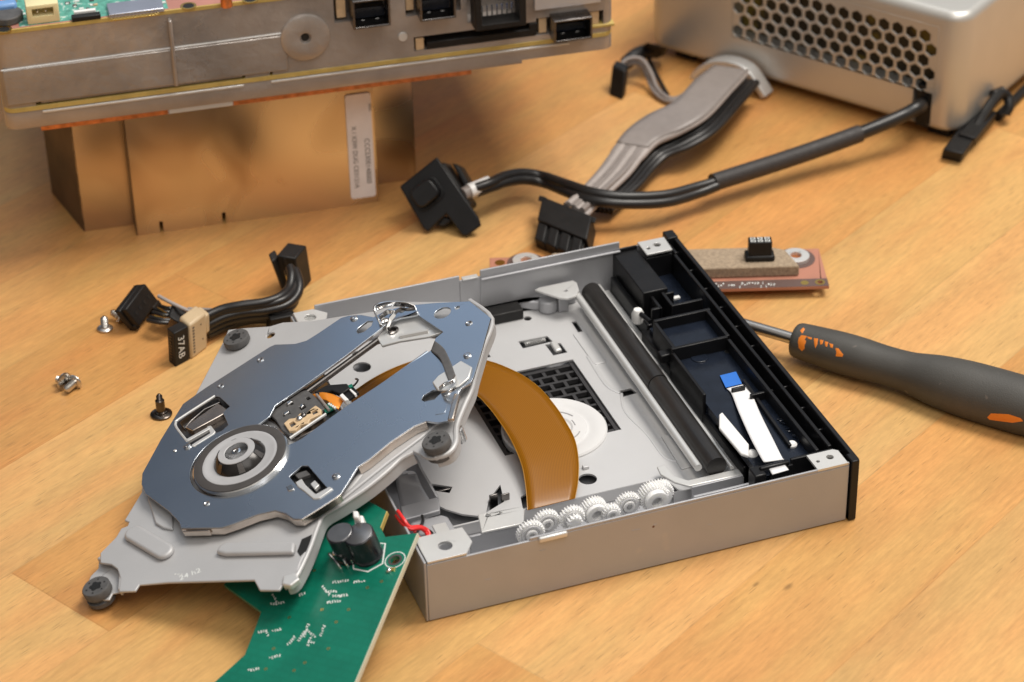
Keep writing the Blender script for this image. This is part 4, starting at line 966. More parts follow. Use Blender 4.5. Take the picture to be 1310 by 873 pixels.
# plug with latch slots, lying tilted
P0, P1, P2 = T(161, 396, 11.5), T(186, 363, 13.5), T(178, 418, 3.0)
ax, ay = (P1 - P0), (P2 - P0); nz = ax.cross(ay).normalized()
if nz.z < 0: nz = -nz
A0 = MB().para(P0, P1, P2, P0 - nz * 5.5); pa = hb_('plug', A0, 'blacksoft', .4)
AF = Frame(P0, ax, ay)
if AF.z.dot(nz) < 0: AF = Frame(P0, ay, ax)
ins = lambda u, v, h=0: P0 + ax * u + ay * v + nz * h
g = MB()
for k in range(4):
    g.para(ins(.15 + .21 * k, .42, .02), ins(.23 + .21 * k, .42, .02), ins(.15 + .21 * k, .60, .02), ins(.15 + .21 * k, .42, .12))
hb_('plug_slot', g, 'hole', 0)
g = MB(); g.para(ins(.72, .98, 0), ins(1.04, .98, 0), ins(.72, 1.35, -.2), ins(.72, .98, -5)); g.para(ins(-.03, .9, -1), ins(.10, .9, -1), ins(-.03, 1.15, -1), ins(-.03, .9, -5)); g.para(ins(.30, .98, -1.2), ins(.66, .98, -1.2), ins(.30, 1.12, -1.2), ins(.30, .98, -4.6))
hb_('plug_latch', g, 'blacksoft', .4)
hb_('plug_rim', MB().para(ins(-.06, -.02, -2.4), ins(1.0, -.02, -2.4), ins(-.06, .98, -2.4), ins(-.06, -.02, -4.9)), 'blacksoft', .5)
# black sleeve
SLV = MB().para(T(214, 405, 9), T(221, 387, 10.5), T(234, 418, 5), T(214, 405, 4)); hb_('sleeve', SLV, 'blacksoft', 1.2)
for k, (x0, y0, x1, y1) in enumerate(((196, 400, 218, 404), (199, 396, 220, 400), (192, 406, 217, 410), (205, 392, 222, 395), (189, 410, 215, 413))):
    hb_('wire', MB().tube(spline(TP((x0, y0, 6.5), ((x0 + x1) / 2, (y0 + y1) / 2 + 1, 7.5), (x1, y1, 7)), 5), .85, 10), 'wireblack', 0)
for x0, y0, x1, y1 in ((198, 404, 211, 408), (202, 394, 213, 401)):
    hb_('contact', MB().tube(TP((x0, y0, 8.0), (x1, y1, 8.0)), .35, 6), 'gold', 0)
hb_('wire', MB().tube(spline(TP((203, 379, 10), (212, 384, 10.5), (226, 391, 10.5), (240, 397, 9.5), (256, 401, 8), (275, 399, 7.5), (296, 391, 8), (315, 386, 8.5), (332, 386, 9), (350, 389, 9.5)), 6), .72, 10), 'wirelight', 0)
hb_('wire', MB().tube(spline(TP((240, 395, 10), (262, 396, 9), (285, 396, 9), (305, 391, 9.5), (330, 389, 10), (352, 389, 10)), 6), .6, 10), 'wiregrey', 0)
# wires from the beige plug to the angled plug
runs = [((262, 410, 9), (285, 399, 11), (310, 394, 12), (340, 390, 12), (362, 384, 12), (375, 372, 12), (378, 358, 13), (373, 344, 15)),
        ((264, 417, 7), (287, 406, 9), (312, 400, 10), (342, 397, 10), (366, 391, 10), (380, 378, 11), (383, 362, 13), (378, 346, 14.5)),
        ((264, 423, 5), (288, 412, 6), (315, 406, 7), (345, 403, 7), (366, 397, 8), (377, 384, 9), (374, 365, 11), (369, 346, 14)),
        ((262, 406, 11), (284, 396, 12), (308, 391, 13), (338, 387, 13), (358, 380, 13), (370, 368, 13), (373, 352, 15), (371, 342, 16)),
        ((265, 428, 3), (290, 418, 3), (318, 410, 3), (345, 409, 3), (362, 412, 3), (372, 414, 3.5))]
for r_ in runs: hb_('wire', MB().tube(spline(TP(*r_), 7), 1.75, 12), 'wireblack', 0)
hb_('wire', MB().tube(spline(TP((366, 346, 14.5), (368, 360, 12), (375, 375, 9), (376, 390, 7)), 6), .35, 6), 'gold', 0)
# angled plug standing on its edge
Bt, Bl, Br = T(385, 376, 0), T(361, 372, 1), T(399, 359, .0)
up = T(378, 331, 16.5) - Bt
hb_('angled_plug', MB().para(Bt, Bl, Br, Bt + up), 'blacksoft', .5)
hb_('plug_cover', MB().para(T(359, 368, 1), T(367, 362, 1), T(364, 378, 0), T(343, 325, 17)), 'blacksoft', .5)
hb_('plug_shoulder', MB().para(T(364, 344, 12), T(377, 340, 12), T(364, 349, 9), T(361, 330, 17)), 'blacksoft', .8)
# plug marked 37AB with its beige half
C0, C1, C2 = T(224.8, 470, 0), T(242.5, 460.5, 0), T(216, 463, 0)
hgt = T(222.5, 427, 14.5) - C0
hb_('plug_37', MB().para(C0, C1, C2, C0 + hgt), 'blacksoft', .35).name = 'marked_plug'
e1, e2 = C1 - C0, C2 - C0; fn = e1.cross(hgt).normalized(); 
if fn.y > 0: fn = -fn
TF = Frame(C0, hgt, e1)
if TF.z.dot(fn) < 0: TF = Frame(C0, -hgt, e1)
sx = 1 if TF.x.dot(hgt) > 0 else -1
cx_ = TF.loc(C0 + e1 * .46 + hgt * .5)
tm = text_mesh('37AB', 4.1, TF, cx_.x, cx_.y, .03, PI if sx > 0 else 0, .05, spacing=1.05); hb_('printed_mark', tm, 'silk', 0)
g = MB()
o_ = -e1.normalized() * .03
sp0 = C0 + hgt * .08 + e2 * .2; g.para(sp0 - e1.normalized() * .04, sp0 + hgt * .84 - e1.normalized() * .04, sp0 + e2 * .62 - e1.normalized() * .04, sp0 + e1.normalized() * .4); hb_('plug_mouth', g, 'hole', 0)
g = MB()
for k in range(9):
    q_ = C0 + hgt * (.14 + .085 * k) + e2 * .35 - e1.normalized() * .1; g.para(q_, q_ + hgt.normalized() * .35, q_ + e2 * .3, q_ - e1.normalized() * .2)
hb_('plug_pins', g, 'silk' and 'darkmetal', 0)
D0 = C0 + e1 * 1.06 - e2 * .12 + hgt * -.02; D1 = D0 + (T(266, 445, 0) - T(244.5, 461.5, 0)); D2 = D0 + e2 * 1.55
hb_('beige_plug', MB().para(D0, D1, D2, D0 + hgt * 1.06), 'beige', 1.0)
dd = (D1 - D0)
hb_('beige_plug_rear', MB().para(D0 + dd * .9 + hgt * .42, D0 + dd * 1.18 + hgt * .42, D0 + dd * .9 + hgt * .42 + e2 * 1.4, D0 + dd * .9 + hgt * .98), 'beige', .8)
g = MB()
for k in range(9):
    q_ = D0 + dd * .16 + hgt * (.16 + .09 * k) + fn * .04; g.para(q_, q_ + dd * .10, q_ + hgt * .045, q_ + fn * .05)
for u_, v_ in ((.62, .82), (.70, .36)):
    q_ = D0 + dd * u_ + hgt * v_ + fn * .04; g.para(q_, q_ + dd * .05, q_ + hgt * .04, q_ + fn * .05)
hb_('plug_mark', g, 'ink', 0)
g = MB()
P = T(366, 409, 3.5); g.box(P.x - 7, P.x + 2.0, P.y - 5, P.y + 4, 0.2, 8)
for k in range(4): g.box(P.x + 2.0, P.x + 2.9, P.y - 4.4 + 2.2 * k, P.y - 3.2 + 2.2 * k, 1, 7.4)
hb_('wire_end_plug', g, 'blacksoft', .4)

# ------------------------------------------------------------------ loose screws
def pan_screw(name, label, px, py, head_r, shaft_r, length, axis, m, grp=None, z=0, collar=None, cat='screw'):
    """screw whose head centre stands at px,py; axis points from head to tip"""
    P = T(px, py, z); ax = Vector(axis).normalized(); F = Frame(P, ax.orthogonal(), ax.cross(ax.orthogonal()))
    if F.z.dot(ax) < 0: F = Frame(P, ax.cross(ax.orthogonal()), ax.orthogonal())
    r = thing(name, label, cat, (P.x, P.y, 0), grp)
    MB().lathe([(head_r * .75, 0), (head_r, .25), (head_r, .7), (head_r * .8, 1.15), (shaft_r, 1.35), (shaft_r, 1.4)], F, 28).build('head', m, r, smooth=40)
    h0 = 1.3
    if collar: 
        MB().lathe([(collar[0] * 1.4, 1.0), (collar[0] * 1.4, 1.7), (collar[0], 1.9), (collar[0], collar[1]), (shaft_r, collar[1] + .5)], F, 24).build('shoulder', m, r, smooth=40); h0 = collar[1]
    prof = [(shaft_r * .8, h0)]; h = h0 + .2
    while h < length: prof += [(shaft_r, h), (shaft_r * .78, h + .28)]; h += .55
    prof += [(shaft_r * .6, h), (shaft_r * .45, h + .25)]
    MB().lathe(prof, F, 20).build('thread', m, r, smooth=60); return r, F
M['screwsteel'] = mat('plated_screw', (.62, .60, .57), .3, 1.0, .15, 500)
M['screwblack'] = mat('black_nickel_screw', (.10, .085, .075), .2, 1.0, .15, 500)
pan_screw('screw', 'small bright screw standing on its head, left of the black plug', 134.5, 421.5, 3.0, 1.45, 5.0, (.03, .02, 1), 'screwsteel')
pan_screw('screw', 'small screw lying tilted against the black plug of the harness', 157, 408, 2.3, 1.35, 5.2, (-.5, .6, .25), 'screwsteel', z=2.0)
r1, F1 = pan_screw('screw', 'shiny screw lying with its cross head facing the camera, left one of the pair', 84, 489, 3.4, 1.3, 4.5, (-.45, .75, -.10), 'screwsteel', z=2.9)
g = MB()
for a in (.5, .5 + PI / 2):
    ca, sa = math.cos(a), math.sin(a); g.add([F1.w((u_ * ca - v_ * sa, u_ * sa + v_ * ca, -.05)) for u_, v_ in ((-1.5, -.3), (1.5, -.3), (1.5, .3), (-1.5, .3))], [(0, 1, 2, 3)])
g.build('cross_recess', 'darkmetal', r1)
pan_screw('screw', 'shiny screw lying on its side, right one of the touching pair', 97, 488, 2.9, 1.5, 5.6, (-.75, -.62, -.05), 'screwsteel', z=2.4)
pan_screw('shoulder_screw', 'dark shoulder screw standing on its wide head beside the steel cover', 206.5, 531, 3.9, 1.15, 8.6, (0, .02, 1), 'screwblack', collar=(1.65, 6.2))

# ------------------------------------------------------------------ screwdriver
sd = thing('screwdriver', 'screwdriver with dark grey rubber handle and orange inlays behind the drive', 'screwdriver', T(1130, 460, 0))
Za = T(1018, 434.5, 8.5); Zb = T(1420, 545, 10.5)
axd = (Zb - Za).normalized(); HF = Frame(Za, axd.cross(Vector((0, 0, 1))), Vector((0, 0, 1)))
if HF.z.dot(axd) < 0: HF = Frame(Za, Vector((0, 0, 1)), axd.cross(Vector((0, 0, 1))))
hn = axd.cross(Vector((0, 0, 1)))
def hz(px_): 
    P = on_plane(px_, 434.5 + (px_ - 1018) * .275, Za, hn); return HF.loc(P).z
hp = [(4.0, -.6), (5.6, -.2), (6.3, .8), (6.6, 2.5)] + [(r_, hz(x_)) for x_, r_ in ((1050, 7.1), (1075, 7.5), (1100, 7.5), (1130, 7.1), (1160, 7.3), (1180, 8.2), (1200, 9.2), (1230, 10.0), (1260, 10.3), (1310, 10.3), (1350, 9.6), (1400, 8.0), (1420, 5.5), (1425, 2))]
pr = [(p.y, p.x) for p in spline([(h, r, 0) for r, h in hp], 4)]
MB().lathe(pr, HF, 48).build('handle', 'handle', sd, smooth=60)
MB().lathe([(2.1, -52), (2.2, 1)], HF, 24).build('shank', 'shank', sd)
MB().lathe([(3.0, -1.0), (3.0, -.3)], HF, 24).build('shank_collar', 'orange', sd)
def rad(h):
    for (r0, h0), (r1, h1) in zip(pr, pr[1:]):
        if h0 <= h <= h1: return r0 + (r1 - r0) * (h - h0) / max(1e-6, h1 - h0)
    return 9
# find the polar angle around the handle that a pixel shows
def on_handle(x, y):
    d = ray(x, y).normalized(); o_ = CAM_P; best = None
    for k in range(4000):
        t_ = 700 + k * .1; P = o_ + d * t_; q_ = HF.loc(P)
        if -1 < q_.z < hp[-1][1] and math.hypot(q_.x, q_.y) <= rad(q_.z) + .02: return (math.atan2(q_.y, q_.x), q_.z)
    return None
def patch(poly, name='orange_inlay', m='orange'):
    pp = [on_handle(x, y) for x, y in poly]; pp = [p for p in pp if p]
    if len(pp) < 3: return
    ca = sum(p[0] for p in pp) / len(pp); ch = sum(p[1] for p in pp) / len(pp); g = MB(); vs = []; 
    def pt(a, h, e): r = rad(h) + e; return HF.w((r * math.cos(a), r * math.sin(a), h))
    for f in (1.0, .5):
        for a, h in pp: vs.append(pt(ca + (a - ca) * f, ch + (h - ch) * f, .06 if f == 1 else .12))
    vs.append(pt(ca, ch, .14)); n_ = len(pp)
    fs = [(i, (i + 1) % n_, n_ + (i + 1) % n_, n_ + i) for i in range(n_)] + [(n_ + i, n_ + (i + 1) % n_, 2 * n_) for i in range(n_)]
    g.add(vs, fs); g.build(name, m, sd, fix=True)
def dz(pts): return [(940 + x / 3.5405, 390 + y / 3.5405) for x, y in pts]
patch(dz([(290, 150), (302, 138), (326, 142), (322, 170), (316, 200), (304, 210), (290, 195), (286, 170)]))
patch(dz([(296, 118), (310, 104), (318, 112), (306, 132)]))
patch(dz([(358, 152), (378, 154), (374, 180), (366, 198), (360, 178)]))
patch(dz([(385, 158), (402, 162), (398, 178), (388, 182)]))
patch(dz([(408, 166), (424, 170), (418, 192), (410, 188)]))
patch(dz([(428, 174), (446, 180), (444, 196), (434, 194)]))
patch(dz([(328, 144), (350, 150), (348, 158), (332, 154)]))
patch(dz([(456, 196), (470, 198), (492, 226), (488, 236), (458, 234)]))
patch([(1263, 534), (1268, 529), (1290, 530), (1306, 535), (1309, 539), (1295, 541), (1266, 537)])

# ------------------------------------------------------------------ small board with foam, behind the drive
fb = thing('foam_topped_board', 'small pink and brown board with a grey-brown foam strip and black header behind the drive', 'circuit board', T(985, 345, 0))
Q1, Q3 = T(1061, 366, 5), T(1045, 318, 5); Q0 = T(622, 330, 5) + (Q1 - Q3)
FB = Frame(Q0, Q1 - Q0, Q3 - Q1)
if FB.z.z < 0: FB = Frame(Q0, Q1 - Q0, Q1 - Q3)
fp = lambda x, y, h=0: FB.px(x, y, h)
L1 = FB.loc(Q1).x; Wd = FB.loc(Q3).y
MB().plate([(0, 0), (L1, 0), (L1 - .5, Wd), (0, Wd)], [circ(L1 - 3.2, 2.7, 1.1)], -1.4, 0, FB).build('board', 'boardpink', fb, bevel=.2)
MB().plate([(14, .05), (L1 - .1, .05), (L1 - .15, 5.4), (12, 5.4)], [circ(L1 - 3.2, 2.7, 1.1)], .01, .08, FB).build('dark_band', 'boarddark', fb)
MB().plate(circ(L1 - 3.2, 2.7, 1.9), [circ(L1 - 3.2, 2.7, 1.1)], .09, .16, FB).build('pad_ring', 'gold', fb)
MB().cyl(1.5, .09, .15, FB, L1 - 9, 2.6).build('round_pad', 'gold', fb)
MB().cyl(2.0, .01, .12, FB, 4.0, Wd - 4).build('round_pad', 'gold', fb)
MB().box(10, 86, -.2, 12, -4.9, -1.5, FB).build('rear_block', 'foam', fb)
MB().box(L1 - 90, L1 - 41, .8, 8, -4.6, -1.5, FB).build('rear_block', 'tan', fb)
x0, x1_ = fp(694, 340, 2)[0], fp(1025, 347, 5)[0]
MB().plate([(x0, 7.4), (x1_, 7.6), (x1_ - 4, 19.6), (x1_ - 10, 22.2), (x0 + 4, 22.2), (x0, 15)], [], .05, 4.6, FB).build('foam_strip', 'foam', fb, bevel=.6, seg=3)
for px, py in ((1018, 330), (673, 336)):
    c = fp(px, py, .3); 
    MB().cyl(7.4, .02, .12, FB, *c, 36).build('dark_ring', 'boarddark', fb)
    MB().plate(circ(*c, 5.2, 36), [circ(*c, 2.2, 24)], .1, 1.6, FB).build('metal_ring', 'chrome' if False else 'tab', fb, bevel=.4)
    MB().cyl(2.15, .1, .3, FB, *c, 24).build('ring_hole', 'copper', fb)
hc = fp(972, 333, 4.6)
MB().box(hc[0] - 5.6, hc[0] + 5.6, hc[1] - 1.5, hc[1] + 4.4, 4.4, 7.0, FB).build('header_base', 'blacksoft', fb, bevel=.8)
MB().box(hc[0] - 4.4, hc[0] + 4.4, hc[1] - .8, hc[1] + 3.6, 4.6, 12.8, FB).build('header', 'blacksoft', fb, bevel=.3)
g = MB()
for i in range(3):
    for j in range(2): u_ = hc[0] - 2.7 + i * 2.7; v_ = hc[1] + .5 + j * 1.9; g.plate(rect(u_ - .95, u_ + .95, v_ - .65, v_ + .65), [rect(u_ - .6, u_ + .6, v_ - .35, v_ + .35)], 12.8, 12.86, FB)
g.build('header_sockets', 'silk', fb)
random.seed(4); g = MB()
for x_ in list(range(18, 32)) + list(range(42, 66)) + [70] + list(range(75, 108)):
    if random.random() < .12: continue
    u_ = x_ * L1 / 128; v_ = random.choice([1.2, 2.4, 3.6, 3.6, 2.4]); 
    g.box(u_, u_ + random.uniform(.4, .8), v_ - random.uniform(.3, .6), v_ + random.uniform(.3, .5), .085, .1, FB)
    if random.random() < .6: g.box(u_, u_ + .3, v_ - 1.2, v_ + .3, .085, .1, FB)
g.build('printed_marks', 'silk', fb)

# ------------------------------------------------------------------ console chassis, top left
a_, b2_ = T(175, 302), T(487, 258); dS = (b2_ - a_).normalized(); nS = Vector((dS.y, -dS.x, 0))   # nS towards the camera
OF = a_ + nS * 20
CF = Frame(OF, dS, -nS)          # x along the front, y away from the camera, z up
def C(x, y, off=0):   # pixel on the chassis front face (off: set back)
    p = CF.loc(on_plane(x, y, CF.w((0, off, 0)), nS)); return (p.x, p.z)
def Ct(x, y, z): p = CF.loc(T(x, y, z)); return (p.x, p.y)
chs = thing('console_chassis', 'grey cast metal console chassis with ports and board edges raised on copper-toned shield plates', 'electronics chassis', (a_.x + 50, a_.y + 40, 0))
xl, xr = C(6, 150)[0], C(785, 50)[0]
zb = (C(60, 163)[1] + C(780, 66)[1]) / 2
print('chassis', xl, xr, zb, C(0, 130), C(10, 48), C(785, 35))
z_lp, z_pcb, z_body, z_top = zb, zb + 7.6, zb + 9.4, zb + 39.5
DP = 200
def cb(name, mb, m, bevel=.4, seg=2): return mb.build(name, m, chs, bevel=bevel, seg=seg)
lp = cb('lower_plate', MB().prism(rrect(xl, xr, 0, DP, 4), z_lp, z_pcb - .4, CF), 'cast2', .5)
cut(lp, [MB().box(C(668, 90)[0], xr + 4, -3, 6, z_lp - 1, z_lp + 1.6, CF)])
cb('board_layer', MB().prism(rrect(xl + .2, xr - .2, -.3, DP, 4), z_pcb - .39, z_pcb + 1.5, CF), 'pcbedge', .15)
for s0_, s1__ in ((xl + 14, C(311, 100)[0]), (C(346, 96)[0], xr - 18)):
    cb('bright_seam', MB().box(s0_, s1__, -.6, .3, z_pcb - 1.7, z_pcb - .75, CF), 'tab', .2)
xs = C(420, 80)[0]
bd = MB().prism(rrect(xl, xr, 0, DP, 4), z_body - .3, z_top, CF).build('body', 'cast', chs)
def ct(x0, y0, x1, y1, d=7): (u0, w0), (u1, w1) = C(x0, y0), C(x1, y1); return MB().box(min(u0, u1), max(u0, u1), -3, d, min(w0, w1), max(w0, w1), CF)
zt = z_top + 3
cuts = []
def hole(u0, u1, w0, w1, d=8): cuts.append(MB().box(u0, u1, -3, d, w0, w1, CF))
uv_ = lambda x, y: C(x, y)
def hpx(x0, x1, ybot_left, ytop, d=8):
    u0 = C(x0, ybot_left)[0]; u1 = C(x1, ybot_left)[0]; w0 = C(x0, ybot_left)[1]; w1 = C(x0, ytop)[1] if ytop is not None else zt
    hole(u0, u1, w0, w1, d); return u0, u1, w0, w1
U1 = hpx(428, 500, 30, None); U2 = hpx(519, 590, 22, None); U3 = hpx(598, 672, 30, None)
SLT = hpx(530, 690, 66, 48); UH = hpx(686, 772, 46, 24); 
hole(xl + 13, C(312, 90)[0], z_body - 1, z_body + .45, 2)
hole(C(310, 100)[0], C(314, 100)[0], z_body - 1, z_body + 2.4, 3); hole(C(345, 95)[0], C(349, 95)[0], z_body - 1, z_body + 2.4, 3); hole(xl + 12, xl + 14, z_body - 1, z_body + 1.6, 3)
cut(bd, cuts)
# upper part steps back a little above the ridge
zr = C(100, 78)[1]
cb('casting_ridge', MB().tube([CF.w((xl + 1, -.2, zr)), CF.w((C(180, 64)[0], -.2, zr + .4)), CF.w((C(300, 50)[0], -.2, zr + .6)), CF.w((C(366, 42)[0], -.2, zr + .8))], .35, 6), 'tab', 0)
cb('casting_step', MB().box(xl + 1.5, C(366, 50)[0], -.8, .5, z_body + 1.2, zr, CF), 'cast', .5)
x_ = C(220, 60)[0]; cb('casting_fin', MB().box(x_ - .7, x_ + .7, -3.2, .5, z_body + 1.5, z_top - 1.5, CF), 'cast', .5)
bc = C(390, 47); BF = Frame(CF.w((bc[0], 0, bc[1])), dS, Vector((0, 0, 1)))
if BF.z.dot(nS) < 0: BF = Frame(CF.w((bc[0], 0, bc[1])), Vector((0, 0, 1)), dS)
cb('round_boss', MB().lathe([(9.5, -.5), (9.3, 1.2), (8.6, 1.6), (3.0, 1.7), (2.2, 1.5), (1.9, .5), (.05, .5)], BF, 40), 'cast', 0)
cb('boss_hole', MB().cyl(1.6, .5, .58, BF), 'hole', 0)
P = C(515, 47); cb('round_boss', MB().lathe([(1.9, -.2), (1.7, .8), (.05, .9)], BF, 20, BF.loc(CF.w((P[0], 0, P[1]))).x, BF.loc(CF.w((P[0], 0, P[1]))).y), 'tab', 0)
# ports
def usb(u0, u1, w0, w1, name='usb_port'):
    z1 = min(w1, z_top - 1)
    o = cb(name, MB().plate(rect(u0, u1, w0, z1), [rect(u0 + .8, u1 - .8, w0 + .8, z1 - .8)], -1.0, 7, Frame(CF.w((0, 0, 0)), dS, Vector((0, 0, 1)))), 'darkmetal', .3)
    # plug body and tongue inside
    t_ = cb('port_tongue', MB().box(u0 + .9, u1 - .9, .2, 6, w0 + .9, w0 + (z1 - w0) * .45, CF), 'blackgloss', .3); t_.parent = o; t_.location = (0, 0, 0)
    g = MB(); 
    for k in (.28, .66): g.box(u0 + (u1 - u0) * k, u0 + (u1 - u0) * (k + .1), -1.25, -.9, w0 + .1, w0 + 1.0, CF)
    t2 = cb('port_spring', g, 'tab', .2); t2.parent = o; t2.location = (0, 0, 0)
usb(C(448, 28)[0], C(496, 28)[0], C(448, 29)[1], C(448, -20)[1])
usb(C(533, 20)[0], C(579, 20)[0], C(533, 19)[1], C(533, -22)[1])
cb('port_liner', MB().box(C(432, 28)[0], C(444, 28)[0], 1.5, 6, C(432, 26)[1], z_top - 3, CF), 'tan', .2)
cb('port_liner', MB().box(C(521, 28)[0], C(531, 28)[0], 1.5, 6, C(521, 16)[1], z_top - 3, CF), 'tan', .2)
u0, u1 = C(603, 30)[0], C(668, 25)[0]; w0 = C(603, 31)[1]
o = cb('network_port', MB().plate(rect(u0, u1, w0, z_top - .5), [rect(u0 + 2.6, u1 - 2.6, w0 + 2.2, z_top - 2)], -1.2, 7, Frame(CF.w((0, 0, 0)), dS, Vector((0, 0, 1)))), 'blacksoft', .3)
g = MB()
for k in range(7): x_ = u0 + 4.2 + k * (u1 - u0 - 8.4) / 6; g.box(x_ - .28, x_ + .28, -.8, 0, w0 + 2.6, w0 + 7.5, CF)
t_ = cb('port_contacts', g, 'chrome', 0); t_.parent = o; t_.location = (0, 0, 0)
cb('drive_slot', MB().box(SLT[0] + 5, SLT[1] - 1, -.4, 6, SLT[2] + .4, SLT[2] + 3.2, CF), 'blacksoft', .3)
cb('drive_slot', MB().box(SLT[1] - 4, SLT[1] - .6, -.4, 6, SLT[2] + 3, SLT[3] - .3, CF), 'blacksoft', .3)
cb('port_liner', MB().box(SLT[0] + .8, SLT[0] + 4, .5, 6, SLT[2], SLT[3] - 1, CF), 'tan', .2)
usb(C(703, 44)[0], C(752, 40)[0], C(703, 46)[1], C(703, 18)[1], 'small_port')
cb('port_liner', MB().box(C(690, 40)[0], C(700, 40)[0], .8, 6, UH[2] + .5, UH[3] - .5, CF), 'tan', .2)
cb('port_liner', MB().box(C(756, 38)[0], C(767, 38)[0], .8, 6, UH[2] + .5, UH[3] - .5, CF), 'tan', .2)
(u0, w0), (u1, w1) = C(683, 13), C(768, 2)
cb('pale_plate', MB().box(u0, u1, -1.0, .2, w0, z_top - 1, CF), mat('pale_metal', (.55, .56, .60), .35, .5), .3)
cb('board_layer', MB().box(C(752, 30)[0], xr + .3, -.5, 4, z_body + 1.9, z_body + 3.2, CF), 'pcbedge', .3)
# top board with its parts
tbz = z_top + 1.6
cb('top_board', MB().prism(rrect(xl - .2, xr - 50, -.4, DP, 4), z_top + .02, tbz, CF), 'pcbedge', .1)
cb('top_copper', MB().prism(rrect(xl + .5, xr - 50, .3, DP - 1, 4), tbz, tbz + .06, CF), 'pcbpink', 0)
def topx(x, y, z=None): return Ct(x, y, tbz if z is None else z)
u0 = topx(26, 40)[0]; u1 = topx(218, 20)[0]
cb('green_area', MB().box(u0, u1, 1.2, 60, tbz + .05, tbz + .12, CF), 'pcbgreenbg', 0)
gB = lambda x0, x1, y, d, h, name, m, bev=.3, z0=.1: cb(name, MB().box(topx(x0, y)[0], topx(x1, y)[0], topx((x0 + x1) / 2, y)[1], topx((x0 + x1) / 2, y)[1] + d, tbz + z0, tbz + z0 + h, CF), m, bev)
u0, v0 = topx(36, 33); u1, _ = topx(78, 30)
wc = cb('white_header', MB().box(u0, u1, v0, v0 + 7, tbz + .1, tbz + 7.6, CF), 'cream', .5)
cut(wc, [MB().box(u0 + 2, u1 - 2, v0 - 2, v0 + 5, tbz + 3.0, tbz + 6.2, CF)])
g = MB()
for k in range(3): x_ = u0 + 4 + k * 3; g.tube([CF.w((x_, v0 + 5, tbz + 4.4)), CF.w((x_, v0 + 1.2, tbz + 4.4))], .35, 6)
cb('header_pins', g, 'tab', 0)
gB(92, 130, 27, 3.0, 1.8, 'ribbon_latch', 'blacksoft'); gB(95, 124, 22.5, 1.6, 2.6, 'ribbon_socket', 'white')
gB(140, 206, 24, 1.0, .5, 'contact_row', 'gold', .1); gB(139, 212, 20, 10, 1.6, 'metal_socket', mat('pale_metal_socket', (.52, .54, .62), .3, .8), .3)
g = MB()
for k in range(14): x_ = topx(142 + k * 4.8, 23)[0]; g.box(x_ - .3, x_ + .3, topx(170, 23)[1] - 1.2, topx(170, 23)[1] + .2, tbz + .1, tbz + .9, CF)
cb('contact_row', g, 'gold', 0)
for x, y in ((5, 38), (241, 8), (320, 0), (12, 3)):
    c = topx(x, y); cb('hole_ring', MB().plate(circ(*c, 3.0), [circ(*c, 2.2)], tbz + .06, tbz + .2, CF), 'gold', 0); cb('screw_hole', MB().cyl(2.1, tbz + .05, tbz + .12, CF, *c), 'hole', 0)
c = topx(290, 8); cb('brass_post', MB().lathe([(2.2, tbz), (2.2, tbz + 5), (1.2, tbz + 5.4), (1.2, tbz + 3)], CF, 16, *c), 'copper', 0)
c = topx(8, 22); cb('blue_component', MB().box(c[0] - 6, c[0] + 4.5, c[1], c[1] + 5, tbz + .1, tbz + 5, CF), 'bluecap', 1.2)
c = topx(10, 30); cb('chip_component', MB().cyl(6, tbz + .1, tbz + 3.0, CF, c[0], c[1] + 3), 'rubber', .5)
random.seed(9)
for k in range(26):
    x = random.uniform(28, 214); c = topx(x, 20); y_ = random.uniform(4, 16); s_ = random.uniform(.5, 1.1)
    cb('chip_component', MB().box(c[0] - s_, c[0] + s_, y_, y_ + s_ * 1.2, tbz + .1, tbz + .7, CF), random.choice(['silk', 'tan', 'rubber']), .1)
# copper strip below the front lip
for c0_, c1_, m_ in ((52, 214, 'copper'), (216, 298, 'tab'), (300, 604, 'copper')):
    cb('copper_strip' if m_ == 'copper' else 'steel_strip', MB().box(C(c0_, 160)[0], C(c1_, 110)[0], .5, 60, z_lp - 1.9, z_lp - .02, CF), m_, .2)
# shield plates
def shd(name, off, x0, y0, x1, zt_, holes=(), m='shield', tilt=0):
    u0 = CF.loc(on_plane(x0, y0, CF.w((0, 20 + off, 0)), nS)).x; u1 = CF.loc(on_plane(x1, y0, CF.w((0, 20 + off, 0)), nS)).x
    FF = Frame(CF.w((0, 20 + off, 0)), dS, Vector((0, 0, 1)))
    pts = [(u0, 0)]
    for (h0, h1, hh) in holes: pts += [(h0, 0), (h0, hh), (h1, hh), (h1, 0)]
    pts += [(u1, 0), (u1, zt_), (u0, zt_)]
    return MB().plate(pts, [], -.5, 0, FF).build(name, m, chs, bevel=.08), u0, u1
def us(x, y, off): return CF.loc(on_plane(x, y, CF.w((0, 20 + off, 0)), nS)).x
zt2 = z_lp - 1.95
s1_, m0, m1 = shd('shield_plate', 0, 175, 302, 487, zt2, [(us(205, 297, 0), us(209.5, 297, 0), 5), (us(285, 285, 0), us(289.5, 285, 0), 5)])
s2_, l0, l1 = shd('shield_plate', T(140, 287).x * 0 + 9, 107, 292, 176, zt2)
s3_, r0_, r1_ = shd('shield_plate', 14, 480, 240, 533, zt2)
MB().prism([(m0, 20), (m0 + .5, 20), (m0 + .5, 62), (m0, 62)], .2, zt2, CF).build('shield_side', 'shieldshade', chs)
MB().prism([(l0, 29), (l0 + .5, 29), (l0 - 9, 64), (l0 - 9.5, 64)], .2, zt2, CF).build('shield_side', 'shieldshade', chs)
MB().prism([(r1_ - .5, 34), (r1_, 34), (r1_ + 0, 70), (r1_ - .5, 70)], .2, zt2, CF).build('shield_side', 'shield', chs)
MB().prism([(m1 - .5, 20), (m1, 20), (m1, 34), (m1 - .5, 34)], .2, zt2, CF).build('shield_side', 'shield', chs)
